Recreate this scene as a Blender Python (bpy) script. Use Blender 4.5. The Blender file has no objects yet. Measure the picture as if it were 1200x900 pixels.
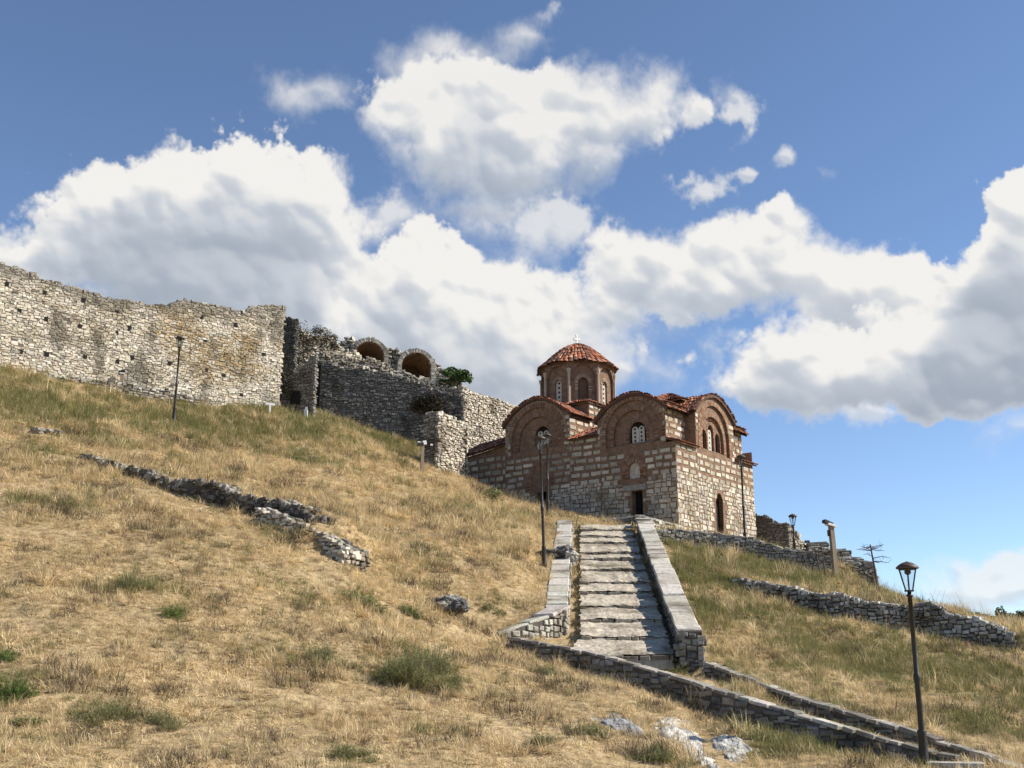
import bpy, math, random
import numpy as np
from mathutils import Vector
R = math.radians
rng = np.random.default_rng(7)
random.seed(7)
scene = bpy.context.scene
COL = scene.collection

# ------------------------------------------------------------------ camera
F, PITCH, EYE = 1330.0, math.atan(350 / 1330.0), 1.6
sp, cp = math.sin(PITCH), math.cos(PITCH)
def ray(u, v):
    xc, yc = (u - 600) / F, (450 - v) / F
    f = cp - yc * sp
    return xc / f, (sp + yc * cp) / f
def at(u, v, Y):
    dx, dz = ray(u, v)
    return np.array([dx * Y, Y, EYE + dz * Y])
cam_d = bpy.data.cameras.new('camera')
cam_d.sensor_width = 36; cam_d.lens = 36 * F / 1200
cam_d.clip_end = 20000; cam_d.clip_start = 0.2
cam = bpy.data.objects.new('camera', cam_d); COL.objects.link(cam)
cam.location = (0, 0, EYE); cam.rotation_euler = (math.pi / 2 + PITCH, 0, 0)
scene.camera = cam

# ------------------------------------------------------------------ noise in numpy
def _lat(seed):
    return np.random.default_rng(seed).random((256, 256))
_LATS = {}
def vnoise(x, y, seed=0):
    if seed not in _LATS: _LATS[seed] = _lat(seed)
    L = _LATS[seed]
    xi, yi = np.floor(x).astype(int), np.floor(y).astype(int)
    fx, fy = x - xi, y - yi
    fx = fx * fx * fx * (fx * (fx * 6 - 15) + 10); fy = fy * fy * fy * (fy * (fy * 6 - 15) + 10)
    x0, x1, y0, y1 = xi & 255, (xi + 1) & 255, yi & 255, (yi + 1) & 255
    a = L[x0, y0] * (1 - fx) + L[x1, y0] * fx
    b = L[x0, y1] * (1 - fx) + L[x1, y1] * fx
    return (a * (1 - fy) + b * fy) * 2 - 1
def fbm(x, y, octv=5, seed=0, gain=0.5, lac=2.03):
    s, a, t = 0, 1.0, 0.0
    for i in range(octv):
        s = s + a * vnoise(x * 1.0 + 17.3 * i, y + 9.1 * i, seed + i); t += a
        a *= gain; x = x * lac; y = y * lac
    return s / t
def sstep(a, b, x):
    t = np.clip((x - a) / (b - a), 0, 1); return t * t * (3 - 2 * t)

# ------------------------------------------------------------------ terrain
CTRL = [(-60, 900, 17.5), (0, 900, 18), (300, 900, 19), (600, 900, 20.5), (850, 900, 23), (1030, 888, 25.2), (907, 861, 26.5), (707, 792, 31), (622, 774, 33.3),
        (590, 746, 35.2), (575, 736, 35.8), (644, 694, 40.6), (655, 617, 57.5), (640, 603, 61), (600, 588, 65), (560, 568, 69), (520, 556, 68.5),
        (645, 601, 70), (505, 550, 70), (375, 485, 79.5), (450, 513, 79.5), (499, 527, 79.8), (330, 484, 70),
        (-40, 426, 56), (0, 433, 57.2), (85, 445, 59.3), (140, 461, 60.8), (200, 469, 62.7), (260, 475, 64.6), (318, 480, 66.6),
        (205, 497, 58), (100, 545, 43), (250, 598, 39), (400, 660, 35.5),
        (866, 690, 47), (951, 716, 44.5), (1017, 731, 43), (1108, 749, 41.5), (1187, 764, 40.5), (1240, 775, 40),
        (845, 634, 58.5), (887, 641, 58.5), (890, 640, 64), (850, 636, 64), (925, 656, 58), (955, 664, 57), (925, 660, 66), (833, 652, 54), (881, 661, 54), (943, 675, 53.5), (985, 681, 53), (790, 641, 53.5),
        (1020, 697, 53), (1060, 709, 50), (1120, 725, 47.5), (1170, 737, 46), (1230, 748, 45), (1000, 693, 49),
        (850, 775, 36), (830, 720, 42), (1000, 800, 34), (1190, 850, 31)]
CX = [at(*c) for c in CTRL]
CX += [np.array(p, float) for p in [(8, 62, 9.6), (9.5, 62, 9.3), (10, 66, 10.0), (16, 74, 10.2), (5, 70, 11.3), (2, 75, 12.4), (-3, 76, 13.4), (8, 80, 12), (-4, 86, 14.5),
      (-14, 92, 22), (-25, 85, 22), (-35, 70, 21), (-40, 50, 15.5), (-35, 30, 7), (-25, 15, 1), (26, 62, 4.2), (40, 62, 2.5), (30, 80, 4.9), (34, 76, 5.0), (20, 95, 9), (45, 95, 2), (45, 40, -.5), (35, 22, -2),
      (20, 18, -1), (9, 14, -.6), (0, 12, -.5), (0, 0, 0), (-15, 5, -.5), (15, 5, -1.2), (0, 100, 17), (-40, 100, 22)]]
CX = np.array(CX)
def _tps(r2):
    return 0.5 * r2 * np.log(r2 + 1e-9)
_P = CX[:, :2] / 20.0
_n = len(_P)
_K = _tps(((_P[:, None] - _P[None]) ** 2).sum(-1)) + np.eye(_n) * 0.0012
_A = np.zeros((_n + 3, _n + 3)); _A[:_n, :_n] = _K; _A[:_n, _n] = 1; _A[:_n, _n + 1:] = _P; _A[_n, :_n] = 1; _A[_n + 1:, :_n] = _P.T
_W = np.linalg.solve(_A, np.concatenate([CX[:, 2], np.zeros(3)]))

def arr(pts): return np.array(pts, float)
W1T = [(597, 747, 34.8), (640, 754, 33.8), (685, 762, 33.0), (760, 783, 31.2), (852, 812, 29), (951, 842, 27), (1030, 864, 26), (1108, 884, 25.2)]
W1H = [.35, .5, .58, .66, .70, .70, .5, .36]
W2T = [(824, 775, 34.0), (936, 818, 30.5), (1079, 861, 27.3), (1163, 889, 25.7), (1240, 915, 24.6)]
W2H = [.55, .6, .6, .55, .5]
R2T = [(858, 676, 47.8), (914, 686.5, 46), (965, 696, 45), (1053, 707, 43.5), (1086, 708.5, 43), (1127, 721, 42), (1187, 743, 41)]
R2H = [.4, .75, 1.05, 1.2, 1.25, 1.05, .66]
R1T = [(770, 620, 54.5), (797, 620.5, 55), (833, 624, 55.2), (887, 632, 55), (921, 642, 54.7), (948, 648, 54.4), (975, 654, 54)]
R1H = [.8, 1.0, 1.2, 1.15, 1.1, 1.0, .9]
RUT = [(88, 532, 44), (160, 552, 42.3), (205, 559, 41.3), (240, 566, 40.2), (300, 582, 38.8), (345, 594, 37.8), (378, 603, 37)]
RUH = [.12, .35, .6, .75, .72, .6, .3]
# top line, height of the face, drop of the ground behind the top, reach behind, reach in front
WGT = [(582, 742, 35.9), (612, 732, 36.3), (640, 722, 36.9), (664, 712, 37.6)]; WGH = [.3, .6, .85, .95]
WALLS = [(W2T, W2H, .05, 3.5, .7), (W1T, W1H, .34, 1.0, 2.0), (R2T, R2H, .02, 3.0, 2.5), (R1T, R1H, .25, 3.0, 2.5), (RUT, RUH, .02, 3.0, 1.5), (WGT, WGH, .04, 2.5, .9)]
def poly_of(T): return arr([at(*p) for p in T])
STEP_DATA = []
for T, H, dr_, bk_, fr_ in WALLS:
    P = poly_of(T); STEP_DATA.append((P[:, :2], arr(H), P[:, 2], dr_, bk_, fr_))
def wall_clamp(x, y, z):
    for P, H, ZT, drop, back, front in STEP_DATA:
        best = np.full(x.shape, 1e9); top = np.zeros_like(x); hh = np.zeros_like(x); sdn = np.zeros_like(x); ov = np.zeros_like(x)
        for i in range(len(P) - 1):
            a, b = P[i], P[i + 1]; d = b - a; L2 = d @ d; L = math.sqrt(L2)
            q = ((x - a[0]) * d[0] + (y - a[1]) * d[1]) / L2; tc = np.clip(q, 0, 1)
            dx, dy = x - a[0] - tc * d[0], y - a[1] - tc * d[1]; dist = np.hypot(dx, dy)
            sd = dist * np.sign(d[0] * (y - a[1]) - d[1] * (x - a[0])); m = dist < best
            best = np.where(m, dist, best); top = np.where(m, ZT[i] * (1 - tc) + ZT[i + 1] * tc, top); hh = np.where(m, H[i] * (1 - tc) + H[i + 1] * tc, hh); sdn = np.where(m, sd, sdn); ov = np.where(m, np.abs(q - tc) * L, ov)
        e = 1 - sstep(.1, 1.3, ov)
        wb = sstep(.12, .38, sdn) * (1 - sstep(back * .25, back, sdn)) * e; z = z * (1 - wb) + (top - drop) * wb
        wf = (1 - sstep(-.02, .1, sdn)) * (1 - sstep(front * .2, front, -sdn)) * e; z = z * (1 - wf) + (top - hh) * wf
    return z
# stair plane
ST_Y0, ST_Y1, ST_Z0, ST_SL = 33.6, 58.5, 2.15, 7.0 / 24
def stair_z(y): return ST_Z0 + (y - 33.6) * ST_SL
def stair_xl(y): return 1.62 + (y - 34) * (3.14 - 1.62) / 24
def stair_xr(y): return 4.85 + (y - 34) * (6.25 - 4.85) / 24
def ground(x, y):
    x = np.asarray(x, float); y = np.asarray(y, float)
    shp = np.broadcast(x, y).shape
    x = np.broadcast_to(x, shp).ravel(); y = np.broadcast_to(y, shp).ravel()
    xc = np.clip(x, -46, 52); yc = np.clip(y, -6, 104)
    z = np.empty(x.shape)
    for i in range(0, len(x), 20000):
        q = np.stack([xc[i:i + 20000], yc[i:i + 20000]], 1) / 20.0
        z[i:i + 20000] = _tps(((q[:, None] - _P[None]) ** 2).sum(-1)) @ _W[:_n] + _W[_n] + q @ _W[_n + 1:]
    z = z + 0.20 * fbm(x * .35, y * .35, 3, 11) + 0.17 * fbm(x * 1.0, y * 1.0, 4, 21)
    z = wall_clamp(x, y, z)
    # stairs corridor
    sz = stair_z(y) - 0.19
    inX = sstep(-.45, -.25, x - stair_xl(y)) * (1 - sstep(.05, .25, x - stair_xr(y) - .25))
    inY = sstep(32.6, 33.6, y) * (1 - sstep(58.6, 60, y))
    w = inX * inY
    z = z * (1 - w) + np.minimum(z, sz) * w
    # right of the parapet the bank must stay below the coping
    wr = sstep(0, .2, x - stair_xr(y) - .25) * (1 - sstep(1.2, 3.5, x - stair_xr(y))) * inY
    z = z * (1 - wr) + np.minimum(z, stair_z(y) + .1) * wr
    # left coping stands a little proud of the hill
    wl = sstep(-2.2, -1.0, x - stair_xl(y)) * (1 - sstep(-.45, -.25, x - stair_xl(y))) * sstep(38.0, 39.0, y) * (1 - sstep(57, 59, y))
    z = z * (1 - wl) + (stair_z(y) + .36) * wl
    d = np.hypot(x - xc, y - yc)
    z = z - np.minimum(d * .12, 24) * sstep(0, 30, d) + 7 * fbm(x * .006 + 3, y * .006, 4, 33) * sstep(60, 400, d)
    return z.reshape(shp)
def gz(x, y): return float(ground(np.array([x]), np.array([y]))[0])
def on_ground(u, v, y0=14, y1=100):
    dx, dz = ray(u, v)
    Y = np.linspace(y0, y1, 1400)
    g = ground(dx * Y, Y); zr = EYE + dz * Y
    k = np.nonzero(g >= zr)[0]
    if len(k) == 0:
        k = [int(np.argmin(zr - g))]
    i = k[0]
    return np.array([dx * Y[i], Y[i], g[i]])

# ------------------------------------------------------------------ mesh builder
class MB:
    def __init__(s): s.V, s.F, s.n = [], [], 0
    def add(s, verts, faces, col=(.5, .5, .5), mi=0, smooth=False):
        verts = np.asarray(verts, np.float32).reshape(-1, 3); faces = np.asarray(faces, np.int64)
        if len(faces) == 0: return
        col = np.asarray(col, np.float32)
        if col.ndim == 1: col = np.broadcast_to(col[:3], (len(faces), 3))
        s.V.append(verts); s.F.append((faces + s.n, col, mi, smooth)); s.n += len(verts)
    def quad(s, pts, col=(.5, .5, .5), mi=0): s.add(pts, [list(range(len(pts)))], col, mi)
    def box(s, c, hx, hy, hz, ax=(1, 0, 0), ay=(0, 1, 0), az=(0, 0, 1), col=(.5, .5, .5), mi=0, taper=1.0):
        c = np.array(c, float); ax, ay, az = np.array(ax, float), np.array(ay, float), np.array(az, float)
        v = []
        for k, t in ((-1, 1.0), (1, taper)):
            for i, j in ((-1, -1), (1, -1), (1, 1), (-1, 1)):
                v.append(c + ax * hx * i * t + ay * hy * j * t + az * hz * k)
        s.add(v, [(0, 3, 2, 1), (4, 5, 6, 7), (0, 1, 5, 4), (1, 2, 6, 5), (2, 3, 7, 6), (3, 0, 4, 7)], col, mi)
    def lathe(s, prof, c=(0, 0, 0), n=10, col=(.5, .5, .5), mi=0, smooth=True, rot=0.0):
        c = np.array(c, float); v = []
        for r, z in prof:
            for k in range(n):
                a = rot + 2 * math.pi * k / n; v.append(c + np.array([r * math.cos(a), r * math.sin(a), z]))
        f = []
        for i in range(len(prof) - 1):
            for k in range(n):
                k2 = (k + 1) % n; f.append((i * n + k, i * n + k2, (i + 1) * n + k2, (i + 1) * n + k))
        s.add(v, f, col, mi, smooth)
        s.add(v[:n], [list(range(n))[::-1]], col, mi); s.add(v[-n:], [list(range(n))], col, mi)
    def tube(s, pts, rads, n=6, col=(.5, .5, .5), mi=0):
        pts = [np.array(p, float) for p in pts]; v = []
        for i, p in enumerate(pts):
            d = pts[min(i + 1, len(pts) - 1)] - pts[max(i - 1, 0)]; d = d / (np.linalg.norm(d) + 1e-9)
            u = np.cross(d, [0.3, 0.9, 0.2]); u /= np.linalg.norm(u) + 1e-9; w = np.cross(d, u)
            for k in range(n):
                a = 2 * math.pi * k / n; v.append(p + rads[i] * (math.cos(a) * u + math.sin(a) * w))
        f = []
        for i in range(len(pts) - 1):
            for k in range(n):
                k2 = (k + 1) % n; f.append((i * n + k, i * n + k2, (i + 1) * n + k2, (i + 1) * n + k))
        s.add(v, f, col, mi, True); s.add(v[:n], [list(range(n))[::-1]], col, mi); s.add(v[-n:], [list(range(n))], col, mi)
    def build(s, name, mats, parent=None, origin=None):
        me = bpy.data.meshes.new(name)
        V = np.concatenate(s.V) if s.V else np.zeros((0, 3), np.float32)
        if origin is not None: V = V - np.asarray(origin, np.float32)
        loops = np.concatenate([f.ravel() for f, _, _, _ in s.F]); 
        tot = np.concatenate([np.full(len(f), f.shape[1]) for f, _, _, _ in s.F])
        start = np.concatenate([[0], np.cumsum(tot)[:-1]])
        me.vertices.add(len(V)); me.vertices.foreach_set('co', V.ravel())
        me.loops.add(len(loops)); me.loops.foreach_set('vertex_index', loops.astype(np.int32))
        me.polygons.add(len(tot)); me.polygons.foreach_set('loop_start', start.astype(np.int32)); me.polygons.foreach_set('loop_total', tot.astype(np.int32))
        me.polygons.foreach_set('material_index', np.concatenate([np.full(len(f), mi) for f, _, mi, _ in s.F]).astype(np.int32))
        me.polygons.foreach_set('use_smooth', np.concatenate([np.full(len(f), sm) for f, _, _, sm in s.F]))
        at_ = me.attributes.new('tint', 'FLOAT_COLOR', 'FACE')
        c = np.concatenate([c for _, c, _, _ in s.F]); c = np.concatenate([c, np.ones((len(c), 1), np.float32)], 1)
        at_.data.foreach_set('color', c.astype(np.float32).ravel())
        me.update(calc_edges=True); me.validate()
        for m in (mats if isinstance(mats, (list, tuple)) else [mats]): me.materials.append(m)
        o = bpy.data.objects.new(name, me); COL.objects.link(o)
        if parent is not None: o.parent = parent
        elif origin is not None: o.location = Vector([float(q) for q in origin])
        return o
def tag(o, label=None, cat=None, group=None, kind=None):
    if label: o['label'] = label
    if cat: o['category'] = cat
    if group: o['group'] = group
    if kind: o['kind'] = kind
    elif cat: o['kind'] = 'thing'
    return o
def thing(name, label, cat, loc, rz=0, group=None):
    o = bpy.data.objects.new(name, None); COL.objects.link(o)
    o.empty_display_size = .2
    o.location = Vector([float(q) for q in loc]); o.rotation_euler = (0, 0, rz)
    return tag(o, label, cat, group)
def copy_tree(o, parent=None):
    c = o.copy(); COL.objects.link(c)
    if parent is not None: c.parent = parent
    for ch in list(o.children): copy_tree(ch, c)
    return c

# ------------------------------------------------------------------ materials
class NT:
    def __init__(s, mat): s.t = mat.node_tree; s.n = s.t.nodes; s.l = s.t.links
    def new(s, ty, **kw):
        nd = s.n.new(ty)
        for k, v in kw.items():
            if k.startswith('i_'): nd.inputs[k[2:].replace('_', ' ')].default_value = v
            else: setattr(nd, k, v)
        return nd
    def link(s, a, b): s.l.new(a, b)
    def math(s, op, a, b=None, c=None):
        nd = s.n.new('ShaderNodeMath'); nd.operation = op
        for i, q in enumerate((a, b, c)):
            if q is None: continue
            if isinstance(q, (int, float)): nd.inputs[i].default_value = q
            else: s.l.new(q, nd.inputs[i])
        return nd.outputs[0]
    def mixc(s, blend, fac, a, b):
        nd = s.n.new('ShaderNodeMix'); nd.data_type = 'RGBA'; nd.blend_type = blend
        for i, q in ((0, fac), (6, a), (7, b)):
            if isinstance(q, (int, float)): nd.inputs[i].default_value = q
            elif isinstance(q, tuple): nd.inputs[i].default_value = (*q, 1) if len(q) == 3 else q
            else: s.l.new(q, nd.inputs[i])
        return nd.outputs[2]
    def noise(s, vec, scale, detail=4, rough=.55):
        nd = s.new('ShaderNodeTexNoise'); nd.inputs['Scale'].default_value = scale; nd.inputs['Detail'].default_value = detail; nd.inputs['Roughness'].default_value = rough
        s.l.new(vec, nd.inputs['Vector']); return nd
    def ramp(s, fac, stops):
        nd = s.new('ShaderNodeValToRGB'); e = nd.color_ramp.elements
        while len(e) < len(stops): e.new(.5)
        for el, (p, c) in zip(e, stops):
            el.position = p; el.color = (*c, 1) if len(c) == 3 else c
        s.l.new(fac, nd.inputs[0]); return nd.outputs[0]
def mat(name, rough=.85, spec=.25):
    m = bpy.data.materials.new(name); m.use_nodes = True
    t = NT(m); b = t.n['Principled BSDF']; b.inputs['Roughness'].default_value = rough
    b.inputs['Specular IOR Level'].default_value = spec
    return m, t, b
def stone_mat(name, lo=.55, hi=1.2, scale=9, bump=.5, stain=None, stain_scale=.5, lichen=None, rough=.92):
    m, t, b = mat(name, rough, .15)
    g = t.new('ShaderNodeNewGeometry'); pos = g.outputs['Position']
    a = t.new('ShaderNodeAttribute', attribute_name='tint')
    n1 = t.noise(pos, scale, 6, .62); n2 = t.noise(pos, scale * 5, 3, .6)
    k = t.ramp(n1.outputs['Fac'], [(.28, (lo,) * 3), (.72, (hi,) * 3)])
    c = t.mixc('MULTIPLY', 1.0, a.outputs['Color'], k)
    k2 = t.ramp(n2.outputs['Fac'], [(.3, (.72,) * 3), (.7, (1.15,) * 3)])
    c = t.mixc('MULTIPLY', .8, c, k2)
    if stain:
        n3 = t.noise(pos, stain_scale, 5, .6)
        f = t.ramp(n3.outputs['Fac'], [(.5, (0, 0, 0)), (.66, (1, 1, 1))])
        c = t.mixc('MULTIPLY', f, c, stain)
    if lichen:
        n4 = t.noise(pos, 1.7, 6, .7)
        f = t.ramp(n4.outputs['Fac'], [(.56, (0, 0, 0)), (.68, (.8, .8, .8))])
        c = t.mixc('MIX', f, c, lichen)
    t.link(c, b.inputs['Base Color'])
    h = t.math('ADD', n1.outputs['Fac'], t.math('MULTIPLY', n2.outputs['Fac'], .4))
    bp = t.new('ShaderNodeBump'); bp.inputs['Strength'].default_value = bump; bp.inputs['Distance'].default_value = .05
    t.link(h, bp.inputs['Height']); t.link(bp.outputs[0], b.inputs['Normal'])
    return m
M = {}
M['stone'] = stone_mat('limestone', .62, 1.18, 7, .6, stain=(.42, .40, .36), stain_scale=.55)
M['pale'] = stone_mat('pale_rubble', .68, 1.16, 7, .5, stain=(.68, .65, .58), stain_scale=.5)
M['stone_ochre'] = stone_mat('ochre_limestone', .62, 1.18, 7, .6, stain=(.78, .58, .33), stain_scale=.3)
M['stone_dark'] = stone_mat('weathered_stone', .55, 1.15, 6, .7, stain=(.55, .53, .48), stain_scale=.6)
M['ashlar'] = stone_mat('ashlar', .68, 1.14, 4, .45, stain=(.66, .62, .54), stain_scale=.8)
M['rock'] = stone_mat('rock', .55, 1.2, 4, .9)
def _cracks(m):
    t = NT(m); b = t.n['Principled BSDF']; src = b.inputs['Base Color'].links[0].from_socket
    g = t.new('ShaderNodeNewGeometry'); n = t.noise(g.outputs['Position'], 3, 4, .6)
    v = t.new('ShaderNodeTexVoronoi', feature='DISTANCE_TO_EDGE'); v.inputs['Scale'].default_value = 3.2
    w = t.mixc('LINEAR_LIGHT', .25, g.outputs['Position'], n.outputs['Color']); t.link(w, v.inputs['Vector'])
    k = t.ramp(v.outputs['Distance'], [(.0, (.22, .20, .17)), (.045, (1, 1, 1))])
    t.link(t.mixc('MULTIPLY', .9, src, k), b.inputs['Base Color'])
_cracks(M['rock'])
M['plain'] = stone_mat('tinted_surface', .8, 1.1, 12, .2)
M['tile'] = stone_mat('terracotta_tile', .6, 1.25, 5, .3, lichen=(.10, .085, .06))

def brick_mat():
    m, t, b = mat('brickwork', .9, .15)
    tc = t.new('ShaderNodeTexCoord')
    sx = t.new('ShaderNodeSeparateXYZ'); t.link(tc.outputs['Object'], sx.inputs[0])
    u = t.math('ADD', sx.outputs[0], sx.outputs[1])
    cx = t.new('ShaderNodeCombineXYZ'); t.link(u, cx.inputs[0]); t.link(sx.outputs[2], cx.inputs[1])
    bt = t.new('ShaderNodeTexBrick'); t.link(cx.outputs[0], bt.inputs['Vector'])
    bt.inputs['Scale'].default_value = 1; bt.inputs['Brick Width'].default_value = .3; bt.inputs['Row Height'].default_value = .085
    bt.inputs['Mortar Size'].default_value = .018; bt.inputs['Mortar Smooth'].default_value = .3
    bt.inputs['Color1'].default_value = (.24, .126, .08, 1); bt.inputs['Color2'].default_value = (.155, .088, .06, 1); bt.inputs['Mortar'].default_value = (.27, .205, .14, 1)
    g = t.new('ShaderNodeNewGeometry')
    n1 = t.noise(g.outputs['Position'], 2.5, 6, .65)
    k = t.ramp(n1.outputs['Fac'], [(.3, (.6,) * 3), (.7, (1.25,) * 3)])
    a = t.new('ShaderNodeAttribute', attribute_name='tint')
    c = t.mixc('MULTIPLY', 1, bt.outputs['Color'], k); c = t.mixc('MULTIPLY', 1, c, a.outputs['Color'])
    t.link(c, b.inputs['Base Color'])
    bp = t.new('ShaderNodeBump'); bp.inputs['Strength'].default_value = .5; bp.inputs['Distance'].default_value = .03
    t.link(t.math('ADD', t.math('MULTIPLY', bt.outputs['Fac'], -1), n1.outputs['Fac']), bp.inputs['Height']); t.link(bp.outputs[0], b.inputs['Normal'])
    return m
M['brick'] = brick_mat()

def metal_mat(name, c, rough=.45):
    m, t, b = mat(name, rough, .5)
    g = t.new('ShaderNodeNewGeometry'); n = t.noise(g.outputs['Position'], 14, 5, .6)
    k = t.ramp(n.outputs['Fac'], [(.35, tuple(q * .7 for q in c)), (.7, tuple(q * 1.6 for q in c))])
    t.link(k, b.inputs['Base Color'])
    t.link(t.math('MULTIPLY_ADD', n.outputs['Fac'], .4, rough - .2), b.inputs['Roughness'])
    return m
M['metal'] = metal_mat('dark_painted_iron', (.018, .014, .011), .5)
M['cap'] = metal_mat('rusty_brown_cap', (.06, .035, .022), .6)
def glass_mat():
    m, t, b = mat('lantern_glass', .1, .5)
    tr = t.new('ShaderNodeBsdfTransparent'); tr.inputs[0].default_value = (.93, .95, .95, 1)
    mx = t.new('ShaderNodeMixShader'); mx.inputs[0].default_value = .06
    b.inputs['Base Color'].default_value = (.6, .6, .58, 1)
    t.link(tr.outputs[0], mx.inputs[1]); t.link(b.outputs[0], mx.inputs[2])
    t.link(mx.outputs[0], t.n['Material Output'].inputs['Surface'])
    return m
M['glass'] = glass_mat()
def flat(name, c, rough=.8, var=.25, scale=8):
    m, t, b = mat(name, rough, .2)
    g = t.new('ShaderNodeNewGeometry'); n = t.noise(g.outputs['Position'], scale, 5, .6)
    k = t.ramp(n.outputs['Fac'], [(.3, tuple(q * (1 - var) for q in c)), (.7, tuple(min(q * (1 + var), 1) for q in c))])
    t.link(k, b.inputs['Base Color']); return m
M['void'] = flat('painted_dark_interior', (.012, .011, .010))  # near black colour painted in for the unlit depth of openings
M['white'] = flat('white_paint', (.78, .77, .74), .6, .06)
M['plaster'] = flat('old_plaster', (.5, .45, .37), .9, .35, 6)
def wood_mat():
    m, t, b = mat('weathered_wood', .8, .2)
    tc = t.new('ShaderNodeTexCoord'); mp = t.new('ShaderNodeMapping'); mp.inputs['Scale'].default_value = (22, 22, 1.2)
    t.link(tc.outputs['Object'], mp.inputs[0]); n = t.noise(mp.outputs[0], 1.5, 5, .65)
    k = t.ramp(n.outputs['Fac'], [(.3, (.17, .12, .08)), (.7, (.40, .32, .23))]); t.link(k, b.inputs['Base Color']); return m
M['wood'] = wood_mat()
def leaf_mat(name, c1, c2, trans=.25):
    m, t, b = mat(name, .7, .2)
    oi = t.new('ShaderNodeObjectInfo'); g = t.new('ShaderNodeNewGeometry')
    a = t.new('ShaderNodeAttribute', attribute_name='tint')
    n = t.noise(g.outputs['Position'], .8, 4, .6)
    f = t.math('ADD', t.math('MULTIPLY', oi.outputs['Random'], .6), t.math('MULTIPLY', t.math('SUBTRACT', n.outputs['Fac'], .5), 1.5))
    n2_ = t.noise(g.outputs['Position'], 3.2, 3, .6); f = t.math('ADD', t.math('ADD', f, .2), t.math('MULTIPLY', t.math('SUBTRACT', n2_.outputs['Fac'], .5), 1.5))
    c = t.mixc('MIX', f, c1, c2); c = t.mixc('MULTIPLY', 1, c, a.outputs['Color'])
    t.link(c, b.inputs['Base Color'])
    tl = t.new('ShaderNodeBsdfTranslucent'); t.link(c, tl.inputs[0])
    mx = t.new('ShaderNodeMixShader'); mx.inputs[0].default_value = trans
    t.link(b.outputs[0], mx.inputs[1]); t.link(tl.outputs[0], mx.inputs[2]); t.link(mx.outputs[0], t.n['Material Output'].inputs['Surface'])
    return m
M['straw'] = leaf_mat('dry_straw', (.88, .73, .46), (.52, .39, .22), .3)
M['green'] = leaf_mat('green_grass_blade', (.16, .18, .06), (.32, .28, .12), .3)
M['leaf'] = leaf_mat('shrub_leaf', (.09, .14, .035), (.15, .19, .055), .3)
M['dead'] = leaf_mat('dead_weed', (.20, .15, .10), (.11, .085, .06), .15)
M['greyleaf'] = leaf_mat('grey_green_leaf', (.17, .18, .075), (.27, .25, .12), .3)
def ground_mat():
    m, t, b = mat('dry_hillside', .95, .1)
    g = t.new('ShaderNodeNewGeometry'); pos = g.outputs['Position']
    a = t.new('ShaderNodeAttribute', attribute_name='green')
    n1 = t.noise(pos, .5, 6, .65); n2 = t.noise(pos, 5, 5, .65); n3 = t.noise(pos, 26, 3, .6)
    c = t.ramp(n2.outputs['Fac'], [(.25, (.12, .085, .05)), (.42, (.33, .245, .135)), (.58, (.50, .38, .22)), (.8, (.58, .46, .29))])
    c = t.mixc('MULTIPLY', .8, c, t.ramp(n3.outputs['Fac'], [(.3, (.55,) * 3), (.65, (1.2,) * 3)]))
    c = t.mixc('MULTIPLY', .7, c, t.ramp(n1.outputs['Fac'], [(.3, (.7, .68, .6)), (.7, (1.15, 1.12, 1.1))]))
    c = t.mixc('MIX', t.math('MULTIPLY', a.outputs['Fac'], .75), c, t.ramp(n3.outputs['Fac'], [(.3, (.055, .06, .02)), (.7, (.15, .14, .055))]))
    t.link(c, b.inputs['Base Color'])
    bp = t.new('ShaderNodeBump'); bp.inputs['Strength'].default_value = .8; bp.inputs['Distance'].default_value = .08
    t.link(t.math('ADD', n2.outputs['Fac'], t.math('MULTIPLY', n3.outputs['Fac'], .5)), bp.inputs['Height']); t.link(bp.outputs[0], b.inputs['Normal'])
    return m
M['ground'] = ground_mat()

# ------------------------------------------------------------------ palettes
def pal(cols, n, var=.12):
    cols = np.array(cols, float); k = rng.integers(0, len(cols), n)
    c = cols[k] * (1 + (rng.random((n, 1)) - .5) * 2 * var) * (1 + (rng.random((n, 3)) - .5) * .06)
    return np.clip(c, 0, 1)
LIGHT = [(.72, .65, .53), (.68, .61, .49), (.76, .70, .59), (.60, .54, .43), (.64, .56, .43), (.50, .45, .36), (.38, .34, .28)]
OCHRE = [(.58, .47, .30), (.52, .40, .24), (.60, .53, .40), (.45, .33, .19), (.38, .30, .2), (.58, .54, .46)]
GREY = [(.24, .23, .205), (.29, .275, .245), (.20, .19, .17), (.33, .315, .28), (.16, .15, .135), (.26, .23, .19)]  # grey stone, darkened further to put shade into faces turned from the sun
MIXED = [(.46, .43, .37), (.36, .34, .29), (.55, .52, .46), (.27, .25, .22), (.40, .35, .28)]
TERRA = [(.46, .15, .08), (.50, .20, .11), (.36, .12, .065), (.56, .28, .17), (.24, .11, .07), (.44, .22, .14), (.20, .12, .09)]
BRK = [(.26, .13, .08), (.20, .10, .065), (.30, .16, .10), (.16, .09, .06), (.34, .22, .15)]

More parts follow.
